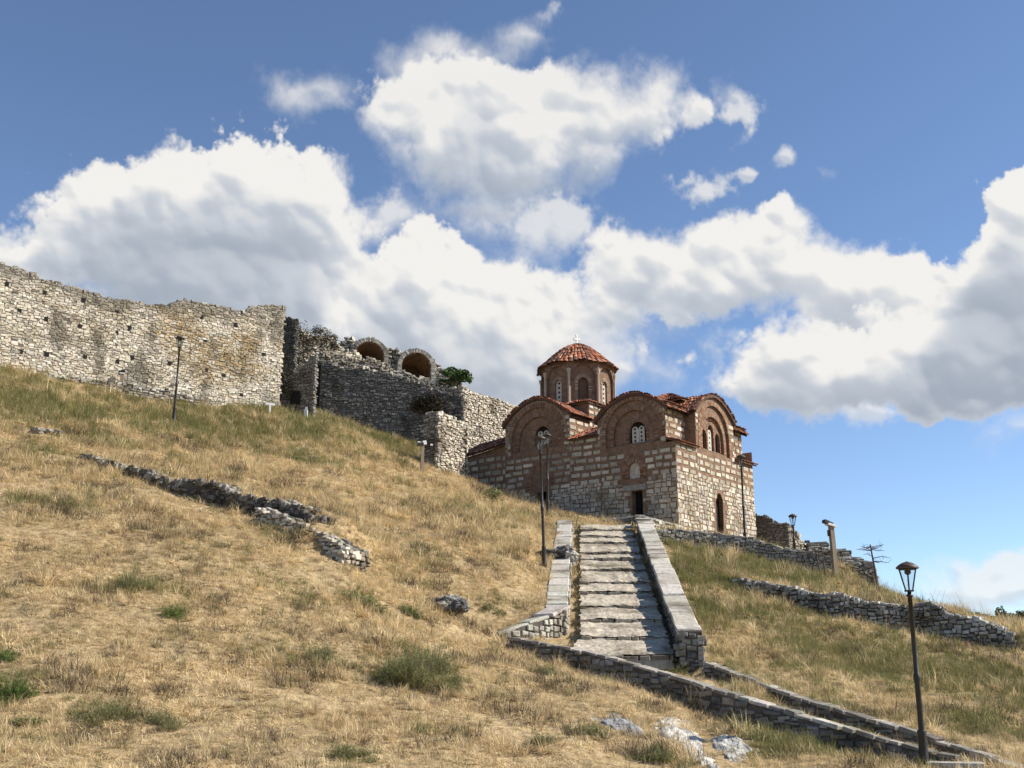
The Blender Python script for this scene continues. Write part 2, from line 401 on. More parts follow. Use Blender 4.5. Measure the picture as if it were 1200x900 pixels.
# ------------------------------------------------------------------ masonry on a plan polyline
class Path2:
    """plan polyline with z bottom / z top"""
    def __init__(s, P, zb, zt):
        s.P = np.asarray(P, float)[:, :2]; d = np.diff(s.P, axis=0); s.seg = np.hypot(d[:, 0], d[:, 1])
        s.S = np.concatenate([[0], np.cumsum(s.seg)]); s.L = s.S[-1]; s.zb = np.asarray(zb, float); s.zt = np.asarray(zt, float)
        tg = d / s.seg[:, None]; vt = np.zeros_like(s.P); vt[:-1] += tg; vt[1:] += tg; s.T = vt / np.linalg.norm(vt, axis=1)[:, None]
    def xy(s, q): return np.stack([np.interp(q, s.S, s.P[:, 0]), np.interp(q, s.S, s.P[:, 1])], -1)
    def tan(s, q):
        t = np.stack([np.interp(q, s.S, s.T[:, 0]), np.interp(q, s.S, s.T[:, 1])], -1)
        return t / np.linalg.norm(t, axis=-1, keepdims=True)
    def nor(s, q, side=1):  # side +1: to the right of travel
        t = s.tan(q); return np.stack([t[..., 1], -t[..., 0]], -1) * side
    def bot(s, q): return np.interp(q, s.S, s.zb)
    def top(s, q): return np.interp(q, s.S, s.zt)
def place_stones(mb, pos, T, N, U, hw, hh, prot, dep, col, jit=.2, mi=0, bev=.28):
    """vectorised irregular bevelled stones. pos Nx3 centre on the face; T,N,U unit axes Nx3"""
    n = len(pos)
    if n == 0: return
    sg = np.array([(-1, -1), (1, -1), (1, 1), (-1, 1)], float)
    j = (rng.random((n, 4, 2)) - .5) * 2 * jit
    cs = sg[None] * (1 + j * np.array([.5, 1.0]) - jit * .3)
    X, Y = cs[..., 0] * hw[:, None], cs[..., 1] * hh[:, None]
    b = bev * np.minimum(hw, hh)[:, None]
    Xi, Yi = X - np.sign(X) * b * (.6 + .8 * rng.random((n, 4))), Y - np.sign(Y) * b * (.6 + .8 * rng.random((n, 4)))
    pr = prot[:, None]
    def P(x, y, d): return pos[:, None] + T[:, None] * x[..., None] + U[:, None] * y[..., None] + N[:, None] * d[..., None]
    back = P(X, Y, np.broadcast_to(-dep, (n, 1)) + 0 * X); mid = P(X, Y, pr - .5 * b - .02 * rng.random((n, 4))); fr = P(Xi, Yi, pr + (rng.random((n, 4)) - .5) * .03)
    V = np.concatenate([back, mid, fr], 1).reshape(-1, 3)
    f = [(8, 9, 10, 11)]
    for k in range(4):
        k2 = (k + 1) % 4; f += [(k, k2, 4 + k2, 4 + k), (4 + k, 4 + k2, 8 + k2, 8 + k)]
    f = np.array(f); Fs = (f[None] + 12 * np.arange(n)[:, None, None]).reshape(-1, 4)
    mb.add(V, Fs, np.repeat(col, 9, 0), mi)
def masonry(mb, path, side=1, hr=(.11, .24), lr=(.18, .5), prot=(0, .06), palf=None, ragged=.15, extra=.25, holes=(), wob=.06, off=0.0, jit=.22, gap=.02, seed=3, skip=.0, tilt=0.0, cap=True, under=None, bev=.28):
    rows_s, rows_z, W, H = [], [], [], []
    zmin, zmax = path.zb.min() - extra, path.zt.max() + ragged
    z = zmin; r = random.Random(seed)
    while z < zmax:
        h = r.uniform(*hr); s = -r.uniform(0, .2)
        while s < path.L:
            w = min(r.uniform(*lr), r.uniform(*lr) * 1.4)
            sc = s + w / 2
            if -.05 < sc < path.L + .03:
                rows_s.append(sc); rows_z.append(z + h / 2 + r.uniform(-.03, .03)); W.append(w); H.append(h * r.uniform(.85, 1.12))
            s += w
        z += h
    S, Z, W, H = map(np.array, (rows_s, rows_z, W, H))
    Z = Z + wob * np.sin(S * 1.3 + seed) + wob * .6 * np.sin(S * 3.7 + 2 * seed)
    tp = path.top(S) + ragged * fbm(S * 1.1, S * 0 + seed, 3, 5) * 1.6
    ok = (Z - H / 2 < tp - H * .35) & (Z > path.bot(S) - extra) & (rng.random(len(S)) > skip)
    if under is not None: ok &= Z + H / 2 < np.minimum(path.top(S - W * .5), path.top(S + W * .5)) - under
    for (s0, s1, z0, z1) in holes: ok &= ~((S + W * .3 > s0) & (S - W * .3 < s1) & (Z > z0) & (Z < z1))
    S, Z, W, H = S[ok], Z[ok], W[ok], H[ok]; n = len(S)
    xy = path.xy(np.clip(S, 0, path.L)); Nn = path.nor(S, side); Tt = path.tan(S)
    pos = np.concatenate([xy + Nn * off, Z[:, None]], 1)
    N3 = np.concatenate([Nn, np.zeros((n, 1))], 1); T3 = np.concatenate([Tt, np.zeros((n, 1))], 1)
    U3 = np.tile([0, 0, 1.0], (n, 1))
    if tilt:
        a = (rng.random(n) - .5) * 2 * tilt; ca, sa = np.cos(a)[:, None], np.sin(a)[:, None]; T3, U3 = T3 * ca + U3 * sa, U3 * ca - T3 * sa
    col = palf(S, Z, n)
    place_stones(mb, pos, T3, N3, U3, W / 2 - gap * .5, H / 2 - gap * .5, rng.uniform(prot[0], prot[1], n), .16, col, jit, bev=bev)
    return S, Z
def core(mb, path, thick, side=1, col=(.14, .12, .10), inset=.025, down=.8, topdrop=.1, ds=.25, mi=0, ragged=0, seed=3):
    n = max(2, int(path.L / ds) + 1); q = np.linspace(0, path.L, n)
    xy, N = path.xy(q), path.nor(q, side)
    zt = path.top(q) - topdrop
    if ragged: zt = path.top(q) + ragged * fbm(q * 1.1, q * 0 + seed, 3, 5) * 1.6 - topdrop
    zb = path.bot(q) - down
    A = xy - N * inset; B = xy - N * (thick - inset)
    V = np.concatenate([np.c_[A, zb], np.c_[A, zt], np.c_[B, zt], np.c_[B, zb]])
    f = []
    for i in range(n - 1):
        for k in range(4):
            k2 = (k + 1) % 4; f.append((k * n + i, k * n + i + 1, k2 * n + i + 1, k2 * n + i))
    mb.add(V, f, col, mi)
    mb.add(V[[0, n, 2 * n, 3 * n]], [(0, 1, 2, 3)], col, mi); mb.add(V[[n - 1, 2 * n - 1, 3 * n - 1, 4 * n - 1]], [(3, 2, 1, 0)], col, mi)
def topping(mb, path, thick, side=1, palf=None, size=(.15, .4), h=(.06, .14), ragged=0, seed=3, rows=2, lift=0.0, jit=.3):
    pos, hw, hh, col, N3, T3, U3 = [], [], [], [], [], [], []
    for r_ in range(rows):
        s = 0
        while s < path.L:
            w = random.uniform(*size); sc = min(s + w / 2, path.L)
            d = -(r_ + .5) / rows * thick + random.uniform(-.05, .05) * (.2 if rows == 1 else 1)
            xy = path.xy(np.array(sc)); N = path.nor(np.array(sc), side); T = path.tan(np.array(sc))
            z = float(path.top(sc)) + lift
            if ragged: z += float(ragged * fbm(np.array([sc * 1.1]), np.array([float(seed)]), 3, 5)[0] * 1.6)
            sl = (path.top(min(sc + .2, path.L)) - path.top(max(sc - .2, 0))) / .4
            tl_ = .015 if rows == 1 else .15
            t3 = np.array([T[0], T[1], sl + random.uniform(-tl_, tl_)]); t3 /= np.linalg.norm(t3)
            n3 = np.array([N[0], N[1], random.uniform(-tl_, tl_) * .7]); u = np.cross(n3, t3); u *= np.sign(u[2]); u /= np.linalg.norm(u)
            pos.append([xy[0] + N[0] * d, xy[1] + N[1] * d, z - .05]); hw.append(w / 2); hh.append(thick / rows / 2 * (random.uniform(.96, 1.03) if rows == 1 else random.uniform(.8, 1.05))); T3.append(t3); N3.append(u); U3.append(np.cross(u, t3))
            s += w
    n = len(pos)
    place_stones(mb, np.array(pos), np.array(T3), np.array(N3), np.array(U3), np.array(hw) - .01, np.array(hh), rng.uniform(h[0], h[1], n), .06 if rows == 1 else .15, palf(np.zeros(n), np.zeros(n), n), jit, bev=.08 if rows == 1 else .28)
def P_(cols, var=.14): return lambda S, Z, n: pal(cols, n, var)

# ------------------------------------------------------------------ ground mesh
def axis(a, b, st, far, g=1.22):
    core_ = list(np.arange(a, b + 1e-6, st)); lo, hi = [], []
    s = st; x = a
    while x > -far: s *= g; x -= s; lo.append(x)
    s = st; x = b
    while x < far: s *= g; x += s; hi.append(x)
    return np.array(lo[::-1] + core_ + hi)
gx = axis(-30, 30, .25, 4000); gy = axis(14, 84, .25, 4000)
GX, GY = np.meshgrid(gx, gy, indexing='xy'); GZ = ground(GX, GY)
nx, ny = len(gx), len(gy)
idx = np.arange(nx * ny).reshape(ny, nx)
GF = np.stack([idx[:-1, :-1], idx[:-1, 1:], idx[1:, 1:], idx[1:, :-1]], -1).reshape(-1, 4)
def seg_dist(x, y, P):
    best = np.full(x.shape, 1e9)
    for a, b in zip(P[:-1], P[1:]):
        d = b - a; t = np.clip(((x - a[0]) * d[0] + (y - a[1]) * d[1]) / (d @ d), 0, 1)
        best = np.minimum(best, np.hypot(x - a[0] - t * d[0], y - a[1] - t * d[1]))
    return best
GREEN_PX = [(40, 470, 5, .7), (130, 480, 4, .55), (230, 490, 4.5, .95), (330, 492, 4, 1.1), (400, 500, 4.5, 1.1), (460, 522, 3.5, .9), (300, 505, 2.5, .8), (95, 490, 2, .7), (355, 535, 1.3, 1), (390, 545, 1.0, .8), (180, 500, 2.2, .5), (120, 515, 2, .55), (50, 528, 1, .7),
            (480, 790, .9, .9), (160, 690, .8, .5), (205, 715, .3, .9), (20, 795, .5, .8), (120, 835, .5, .6), (370, 765, .6, .6), (640, 785, .4, .6), (690, 855, .5, .5), (400, 885, .5, .6), (560, 600, 2.5, .5), (500, 655, 1.0, .5), (585, 710, .7, .4), (60, 590, 1.5, .5), (90, 535, 1.5, .4),
            (850, 660, 2.5, 1.0), (810, 670, 2, 1), (810, 710, 1.6, .9), (930, 680, 2, .7), (880, 720, 1.6, .5), (960, 760, 1.6, .6), (1150, 800, 2.5, .7), (1040, 790, 2, .6), (1150, 850, 1.2, .6), (910, 870, .9, .9), (990, 885, .6, 1), (870, 812, .5, .9), (800, 782, .5, 1), (1000, 848, .5, .8), (880, 640, 2, .8)]
GB = []
for u, v, r_, s_ in GREEN_PX:
    p = on_ground(u, v); GB.append((p[0], p[1], r_, s_))
def green_mask(x, y):
    m = np.zeros_like(x)
    for px, py, r_, s_ in GB: m = np.maximum(m, s_ * np.exp(-((x - px) ** 2 + (y - py) ** 2) / (1.2 * r_ * r_)))
    right = sstep(.5, 1.5, x - stair_xr(y)) * sstep(23, 27, y)
    m = m + right * (.28 + .35 * fbm(x * .5, y * .5, 4, 61))
    m = m + .28 * fbm(x * .9, y * .9, 4, 71) + .18 * fbm(x * .22, y * .22, 3, 81) + .0
    return np.clip(m, 0, 1)
CHC = at(795, 615, 66.0)
AZ = R(38.5)
CA = np.array([math.sin(AZ), math.cos(AZ), 0]); CB = np.array([-math.cos(AZ), math.sin(AZ), 0])
BED = [(on_ground(712, 848), .75), (on_ground(800, 862), .8), (on_ground(812, 880), .7), (on_ground(852, 872), .55), (on_ground(700, 846), .5)]
def allow_mask(x, y):
    m = np.ones_like(x)
    inst = (x > stair_xl(y) - .85) & (x < stair_xr(y) + 1.2) & (y > 32.9) & (y < 59); m[inst] = 0
    gut = (y > 33.5) & (y < 59) & (((x > stair_xl(y) + .0) & (x < stair_xl(y) + .32)) | ((x > stair_xr(y) + .02) & (x < stair_xr(y) + .3)))
    m[gut] = 1
    for D_ in STEP_DATA[:4] + STEP_DATA[5:]:
        m *= np.where(seg_dist(x, y, D_[0]) < .19 + .1 * fbm(x * 2, y * 2, 2, 421), 0, 1)
    trc = (y > 55.3) & (y < 75) & (x > 9.5) & (x < 22); m[trc] *= .25
    m *= np.where(seg_dist(x, y, STEP_DATA[4][0]) < .35, .45, 1)
    t = (x - CHC[0]) * CA[0] + (y - CHC[1]) * CA[1]; s = (x - CHC[0]) * CB[0] + (y - CHC[1]) * CB[1]
    m[(t > -.1) & (t < 10) & (s > -.1) & (s < 17.5)] = 0
    for p, r_ in BED:
        d = np.hypot(x - p[0], y - p[1]) / r_
        m *= sstep(.55, 1.0, d + .35 * fbm(x * 3, y * 3, 3, 91))
    return m
vx, vy, vz = GX.ravel(), GY.ravel(), GZ.ravel()
me = bpy.data.meshes.new('ground')
def grid_mesh(me, V, Fq):
    me.vertices.add(len(V)); me.vertices.foreach_set('co', V.astype(np.float32).ravel())
    me.loops.add(Fq.size); me.loops.foreach_set('vertex_index', Fq.ravel().astype(np.int32))
    me.polygons.add(len(Fq)); me.polygons.foreach_set('loop_start', (np.arange(len(Fq)) * 4).astype(np.int32)); me.polygons.foreach_set('loop_total', np.full(len(Fq), 4, np.int32))
    me.polygons.foreach_set('use_smooth', np.ones(len(Fq), bool))
    me.update(calc_edges=True)
GV = np.stack([vx, vy, vz], 1)
grid_mesh(me, GV, GF)
GM = green_mask(vx, vy); AL = allow_mask(vx, vy)
fa = me.attributes.new('green', 'FLOAT', 'POINT'); fa.data.foreach_set('value', GM.astype(np.float32))
me.materials.append(M['ground'])
go = bpy.data.objects.new('ground', me); COL.objects.link(go); go['kind'] = 'structure'

# patch of the terrain that carries grass: inside the view with a margin
ang = np.arctan2(vx, vy)
inV = (np.abs(ang) < R(31)) & (vy > 14.5) & (vy < 84) & (np.abs(vx) < 40)
fm = inV[GF].all(1)
# behind the church and fort nothing shows
GF2 = GF[fm]; used = np.unique(GF2); remap = np.full(len(vx), -1); remap[used] = np.arange(len(used))
def grass_object(name, dens, dmax, tufts, smin, smax, scale_attr, material, label, seed, tilt=.35):
    me = bpy.data.meshes.new(name)
    grid_mesh(me, GV[used], remap[GF2])
    a = me.attributes.new('dens', 'FLOAT', 'POINT'); a.data.foreach_set('value', np.clip(dens[used], 0, 1).astype(np.float32))
    a = me.attributes.new('gsc', 'FLOAT', 'POINT'); a.data.foreach_set('value', scale_attr[used].astype(np.float32))
    o = bpy.data.objects.new(name, me); COL.objects.link(o)
    tag(o, label, 'grass', kind='stuff')
    c = bpy.data.collections.new(name + '_tufts')
    for k, mb in enumerate(tufts):
        t = mb.build(name + '_tuft', material); COL.objects.unlink(t); c.objects.link(t)
    ng = bpy.data.node_groups.new(name, 'GeometryNodeTree')
    ng.interface.new_socket('Geometry', in_out='INPUT', socket_type='NodeSocketGeometry'); ng.interface.new_socket('Geometry', in_out='OUTPUT', socket_type='NodeSocketGeometry')
    N = ng.nodes; L = ng.links
    gi, go_ = N.new('NodeGroupInput'), N.new('NodeGroupOutput')
    d = N.new('GeometryNodeDistributePointsOnFaces'); d.inputs['Seed'].default_value = seed
    at1 = N.new('GeometryNodeInputNamedAttribute'); at1.data_type = 'FLOAT'; at1.inputs['Name'].default_value = 'dens'
    mu = N.new('ShaderNodeMath'); mu.operation = 'MULTIPLY'; mu.inputs[1].default_value = dmax
    L.new(at1.outputs['Attribute'], mu.inputs[0]); L.new(gi.outputs[0], d.inputs['Mesh']); L.new(mu.outputs[0], d.inputs['Density'])
    ip = N.new('GeometryNodeInstanceOnPoints'); ci = N.new('GeometryNodeCollectionInfo'); ci.inputs['Collection'].default_value = c
    ci.inputs['Separate Children'].default_value = True; ci.inputs['Reset Children'].default_value = True
    L.new(d.outputs['Points'], ip.inputs['Points']); L.new(ci.outputs[0], ip.inputs['Instance']); ip.inputs['Pick Instance'].default_value = True
    rr = N.new('FunctionNodeRandomValue'); rr.data_type = 'FLOAT_VECTOR'; rr.inputs[0].default_value = (-tilt, -tilt, 0); rr.inputs[1].default_value = (tilt, tilt, 6.283); rr.inputs['Seed'].default_value = seed + 1
    L.new(rr.outputs[0], ip.inputs['Rotation'])
    rs = N.new('FunctionNodeRandomValue'); rs.data_type = 'FLOAT'
    fl = [s for s in rs.inputs if s.type == 'VALUE']; fl[0].default_value = smin; fl[1].default_value = smax; rs.inputs['Seed'].default_value = seed + 2
    at2 = N.new('GeometryNodeInputNamedAttribute'); at2.data_type = 'FLOAT'; at2.inputs['Name'].default_value = 'gsc'
    mu2 = N.new('ShaderNodeMath'); mu2.operation = 'MULTIPLY'
    ro = [s for s in rs.outputs if s.type == 'VALUE'][0]
    L.new(ro, mu2.inputs[0]); L.new(at2.outputs['Attribute'], mu2.inputs[1]); L.new(mu2.outputs[0], ip.inputs['Scale'])
    L.new(ip.outputs[0], go_.inputs[0])
    md = o.modifiers.new('grass', 'NODES'); md.node_group = ng
    return o
def tuft(n, lmin, lmax, lean0, lean1, w, spread, shade=(.75, 1.2), curl=.5):
    mb = MB(); V, Fc, C = [], [], []
    for i in range(n):
        a = rng.uniform(0, 6.283); r_ = spread * math.sqrt(rng.random()); o = np.array([r_ * math.cos(a), r_ * math.sin(a), -.03])
        d = rng.uniform(0, 6.283); le = rng.uniform(lean0, lean1); L_ = rng.uniform(lmin, lmax)
        h = np.array([math.cos(d), math.sin(d), 0]); s = np.array([-h[1], h[0], 0]) * w * rng.uniform(.6, 1.4)
        le2 = min(le + curl * rng.random(), 1.75)
        m = o + L_ * .55 * (h * math.sin(le) + np.array([0, 0, math.cos(le)]))
        e = m + L_ * .45 * (h * math.sin(le2) + np.array([0, 0, math.cos(le2)]))
        b = len(V); V += [o - s, o + s, m + s * .7, m - s * .7, e + s * .15, e - s * .15]; Fc += [(b, b + 1, b + 2, b + 3), (b + 3, b + 2, b + 4, b + 5)]
        c = rng.uniform(*shade); C += [(c, c * rng.uniform(.93, 1.02), c * rng.uniform(.8, 1.05))] * 2
    mb.add(np.array(V), Fc, np.array(C)); return mb
dist = np.hypot(vx, vy)
near = 1 - sstep(24, 60, dist)
clump = .5 + .5 * fbm(vx * 1.6, vy * 1.6, 4, 101)
bare = 1 - .85 * sstep(.16, .38, fbm(vx * .55, vy * .8, 5, 431)); dry_d = AL * bare * np.clip(.25 + 1.1 * clump, .1, 1) * (1 - .55 * GM) * (.35 + .65 * near)
green_d = AL * np.clip(GM * 1.25 - .12, 0, 1) * (.4 + .6 * near)
gscale = .75 + .7 * (1 - near) + .5 * np.clip(fbm(vx * .7, vy * .7, 3, 111), -.3, 1)
grass_object('dry_grass', dry_d, 46, [tuft(34, .10, .30, .5, 1.5, .0065, .16, (.6, 1.25)) for _ in range(3)] + [tuft(30, .10, .28, 1.0, 1.6, .009, .18, (.8, 1.5), .3) for _ in range(2)] + [tuft(24, .12, .34, .2, 1.2, .006, .12, (.6, 1.1)) for _ in range(2)] + [tuft(22, .08, .22, .9, 1.6, .008, .2, (.35, .8))], .6, 1.25, gscale, M['straw'], 'straw coloured dry grass matted over the hillside', 3)
grass_object('green_grass', green_d, 34, [tuft(30, .14, .38, .05, .8, .006, .13) for _ in range(4)] + [tuft(20, .2, .5, .05, .5, .005, .1, (.7, 1.3))], .6, 1.2, gscale, M['green'], 'grey green grass and herbs growing in patches on the slope', 5)
tus_d = AL * sstep(.1, .5, fbm(vx * .6, vy * .6, 4, 401)) * (.35 + .65 * near)
grass_object('straw_tussocks', tus_d, 7, [tuft(60, .25, .6, .15, 1.3, .006, .14, (.6, 1.3), .7) for _ in range(4)], .6, 1.3, gscale, M['straw'], 'taller bleached straw tussocks scattered over the slope', 25)
hf = np.clip(fbm(vx * 1.5, vy * 1.5, 4, 411) * 1.5 - .1, 0, 1) * AL * (.35 + .65 * near)
grass_object('grey_herbs', hf, 9, [tuft(26, .12, .36, .1, 1.1, .006, .12, (.7, 1.3), .4) for _ in range(3)], .6, 1.4, gscale, M['greyleaf'], 'small grey green herbs mixed thinly into the dry grass', 27)
dead_d = AL * sstep(.05, .4, fbm(vx * .9, vy * .9, 5, 131)) * (1 - .6 * GM) * (.3 + .7 * near)
grass_object('dead_weeds', dead_d, 11, [tuft(40, .12, .34, .2, 1.4, .005, .2, (.45, 1.2)) for _ in range(4)], .7, 1.5, gscale, M['dead'], 'brown withered weeds in dark patches among the dry grass', 15)
stalk_d = AL * sstep(.55, .8, .5 + .5 * fbm(vx * .8, vy * .8, 3, 121)) * (.4 + .6 * near)
grass_object('dry_stalks', stalk_d, 3.0, [tuft(7, .35, .75, .05, .5, .0045, .1, (.5, .95), .3) for _ in range(3)], .7, 1.3, gscale * .9, M['straw'], 'thin dry weed stalks standing up from the matted grass', 9)
ledge = np.zeros_like(vx)
for (u0, v0) in [(1100, 712), (1130, 716), (1150, 720), (1070, 704), (1040, 696), (1000, 688), (1010, 690)]:
    p = on_ground(u0, v0); ledge = np.maximum(ledge, np.exp(-((vx - p[0]) ** 2 + (vy - p[1]) ** 2) / 1.5))
grass_object('tall_stalks', ledge * AL, 2.2, [tuft(5, .5, 1.15, .03, .35, .0042, .2, (.35, .7), .3) for _ in range(3)], .7, 1.2, np.ones_like(vx), M['straw'], 'tall thin dry stalks along the ledge above the rubble wall', 12)

# ------------------------------------------------------------------ low walls of the ramp and terraces
def low_wall(name, T, H, thick, label, palc, hr, lr, seed, group=None, coping=None, prot=(0, .05), ragged=.05, jit=.22, material='stone', topc=None, cap=True):
    P = poly_of(T); H = np.array(H)
    path = Path2(P, P[:, 2] - H, P[:, 2])
    o0 = P[len(P) // 2]
    root = thing(name, label, 'wall', (o0[0], o0[1], P[len(P) // 2, 2] - H[len(P) // 2]), group=group)
    org = np.array(root.location)
    mb = MB(); masonry(mb, path, 1, hr, lr, prot, P_(palc), ragged, .3, seed=seed, jit=jit, tilt=.12, under=.01 if coping else None)
    core(mb, path, thick, 1, down=.9, topdrop=.07, ragged=ragged, seed=seed)
    mb.build('masonry', M[material], root, org)
    tb = MB(); topping(tb, path, thick * (1.08 if coping else 1), 1, P_(topc or palc), coping or (.15, .4), (.0, .045) if coping else (.03, .12), 0 if coping else ragged, seed, 1 if coping else 2, .03 if coping else .0, .2 if coping else .3)
    tb.build('coping' if coping else 'top_course', M[material], root, org)
    return root, path
low_wall('retaining_wall', W1T, W1H, .36, 'low dark retaining wall with pale coping running from the stair foot to the lamp post', GREY + [(.34, .3, .24)], (.08, .2), (.2, .55), 5, coping=(.25, .8), ragged=0.0, topc=[(.50, .46, .39), (.40, .37, .31), (.54, .50, .43), (.30, .275, .235), (.22, .2, .17)], material='stone_dark')  # face stones darkened to add shade on the side away from the sun
low_wall('retaining_wall', W2T, W2H, .36, 'low dark wall with pale coping along the uphill side of the grassy ramp', GREY, (.08, .2), (.2, .55), 6, coping=(.25, .8), ragged=0.0, topc=[(.50, .46, .39), (.40, .37, .31), (.54, .50, .43), (.30, .275, .235), (.22, .2, .17)], material='stone_dark')  # dark face palette carries shade, as on the lower ramp wall
low_wall('rubble_wall', R2T, R2H, .7, 'loose grey rubble retaining wall in the middle of the right hand slope', [(.5, .48, .43), (.42, .40, .36), (.33, .31, .28), (.58, .56, .5), (.26, .25, .22)], (.09, .2), (.12, .36), 7, prot=(0, .14), ragged=.12, jit=.35)
low_wall('terrace_wall', R1T, R1H, .7, 'grey rubble terrace wall just below the bright side of the church', [(.40, .38, .33), (.33, .31, .27), (.47, .44, .38), (.28, .26, .23)], (.08, .18), (.12, .36), 8, prot=(0, .08), ragged=.06, jit=.3)

# ruined wall stub in the dry grass on the left
P = poly_of(RUT); H = np.array(RUH); path = Path2(P, P[:, 2] - H, P[:, 2])
ru = thing('ruined_wall', 'broken dark stone wall footing half buried in the dry grass on the left slope', 'ruin', P[3] - [0, 0, .9]); org = np.array(ru.location)
mb = MB(); masonry(mb, path, 1, (.08, .2), (.15, .45), (-.08, .14), P_([(.17, .15, .125), (.22, .20, .17), (.12, .105, .085), (.34, .31, .27), (.25, .22, .18)]), .15, .3, seed=11, jit=.45, tilt=.3, skip=.08); core(mb, path, .9, 1, ragged=.15, seed=11, topdrop=.12)  # face colours darker than the top course, painting its shaded side
mb.build('masonry', M['stone_dark'], ru, org)
tb = MB(); topping(tb, path, .9, 1, P_([(.34, .31, .26), (.25, .22, .18), (.45, .42, .36), (.18, .155, .12), (.28, .23, .16)]), (.10, .3), (-.03, .10), .15, 11, 4, 0, .45); tb.build('top_course', M['stone'], ru, org)
# its lower pale shelf at the right end
P = poly_of([(300, 598, 37.6), (335, 612, 36.8), (370, 628, 36.2), (402, 650, 35.4)]) + np.array([0, 0, .16]); path = Path2(P, P[:, 2] - .5, P[:, 2])
mb = MB(); masonry(mb, path, 1, (.08, .16), (.15, .45), (0, .1), P_(LIGHT), .08, .3, seed=12, jit=.35, tilt=.2); core(mb, path, 1.0, 1, ragged=.08, seed=12, topdrop=.1)
topping(mb, path, 1.0, 1, P_([(.28, .25, .21), (.42, .39, .34), (.2, .18, .15), (.5, .47, .41)]), (.10, .32), (-.02, .09), .08, 12, 4, 0, .45); e_, n_ = path.xy(np.array(path.L)), path.nor(np.array(path.L)); masonry(mb, Path2(np.array([e_ + n_ * .05, e_ - n_ * 1.05]), [path.bot(path.L) - .3] * 2, [path.top(path.L)] * 2), 1, (.08, .16), (.12, .35), (.02, .12), P_(LIGHT), .05, .4, seed=13, jit=.4, tilt=.25, off=.03); mb.build('lower_shelf', M['stone'], ru, org)

# ------------------------------------------------------------------ boulders and bedrock
def rock_mesh(mb, c, size, seed, col, n=4, rough=.55, squash=1.0):
    import bmesh
    bm = bmesh.new(); bmesh.ops.create_icosphere(bm, subdivisions=n, radius=1.0)
    V = np.array([v.co[:] for v in bm.verts]); Fc = np.array([[v.index for v in f.verts] for f in bm.faces]); bm.free()
    d = V.copy(); r_ = 1 + rough * fbm(V[:, 0] * 1.7 + seed, V[:, 1] * 1.7 + V[:, 2] * 1.3, 4, 131) + rough * .8 * fbm(V[:, 2] * 2.2 + seed * 2, V[:, 0] * 1.1 - V[:, 1] * 2, 3, 141)
    q = .22; dq = np.floor(d / q * 1.0) * q + q / 2
    V = (d * .72 + dq * .28) * r_[:, None]
    mb.add(V * np.array(size) + np.array(c), Fc, col)
def boulder(name, u, v, parts, label, mat_='rock'):
    p = on_ground(u, v); mb = MB()
    for i, (dx, dy, dz, sx, sy, sz, col) in enumerate(parts): rock_mesh(mb, p + [dx, dy, dz], (sx, sy, sz), i * 3.1 + u * .01, col)
    o = mb.build(name, M[mat_], None, p); tag(o, label, 'rock'); return o
g1, g2, g3 = (.25, .24, .23), (.17, .165, .16), (.42, .39, .33)
boulder('rock_outcrop', 522, 711, [(-.34, 0, .06, .40, .35, .20, g2), (.12, .05, .1, .38, .4, .22, g1), (.46, -.05, .04, .25, .3, .2, g1), (.05, -.3, .02, .28, .25, .2, g3), (.4, -.3, 0, .25, .25, .16, g2), (-.5, -.1, .0, .2, .25, .16, g1)], 'cracked grey boulder alone in the dry grass left of the stairs')
boulder('rock_outcrop', 655, 655, [(-.35, 0, .1, .5, .4, .25, (.14, .13, .12)), (.2, .1, .2, .4, .4, .3, (.2, .19, .18)), (.5, -.1, .1, .3, .3, .3, (.5, .48, .43))], 'dark rock outcrop between the lamp post and the left stair wall')
boulder('rock', 45, 506, [(0, 0, -.02, .5, .45, .17, (.42, .40, .36)), (.65, .1, -.04, .3, .3, .12, (.36, .34, .3))], 'flat grey rock at the left edge of the upper slope')
def bedrock(name, pix, label, col):
    """low irregular rock sheet lying in the slope"""
    pts = [on_ground(u, v)[:2] for u, v in pix]; pts = np.array(pts); lo, hi = pts.min(0) - .1, pts.max(0) + .1
    n = 56; xs, ys = np.linspace(lo[0], hi[0], n), np.linspace(lo[1], hi[1], n); X, Y = np.meshgrid(xs, ys)
    inside = np.zeros(X.shape, bool); k = len(pts); j = k - 1
    for i in range(k):
        xi, yi, xj, yj = *pts[i], *pts[j]
        inside ^= ((yi > Y) != (yj > Y)) & (X < (xj - xi) * (Y - yi) / (yj - yi + 1e-12) + xi); j = i
    d = seg_dist(X, Y, np.concatenate([pts, pts[:1]])) * np.where(inside, 1, -1)
    h = ground(X, Y) + .015 + .03 * sstep(-.1, .25, d) - .5 * sstep(.05, -.2, d + .12 * fbm(X * 4, Y * 4, 3, 158)) + .04 * fbm(X * 3.5, Y * 3.5, 5, 151) - .05 * np.abs(fbm(X * 5, Y * 2.5, 4, 155)) + .012 * np.round(3 * fbm(X * 2.6, Y * 2.6, 2, 161))
    I = np.arange(n * n).reshape(n, n); Fq = np.stack([I[:-1, :-1], I[:-1, 1:], I[1:, 1:], I[1:, :-1]], -1).reshape(-1, 4)
    keep = (d.ravel()[Fq] > -.18).any(1)
    mb = MB(); mb.add(np.stack([X, Y, h], -1).reshape(-1, 3), Fq[keep], col)
    c = np.array([pts[:, 0].mean(), pts[:, 1].mean(), 0]); c[2] = gz(c[0], c[1])
    o = mb.build(name, M['rock'], None, c); tag(o, label, 'rock'); return o
bedrock('bedrock', [(690, 838), (718, 836), (752, 850), (756, 862), (735, 862), (706, 850)], 'small grey sheet of bare bedrock left of the white one', (.33, .32, .31))
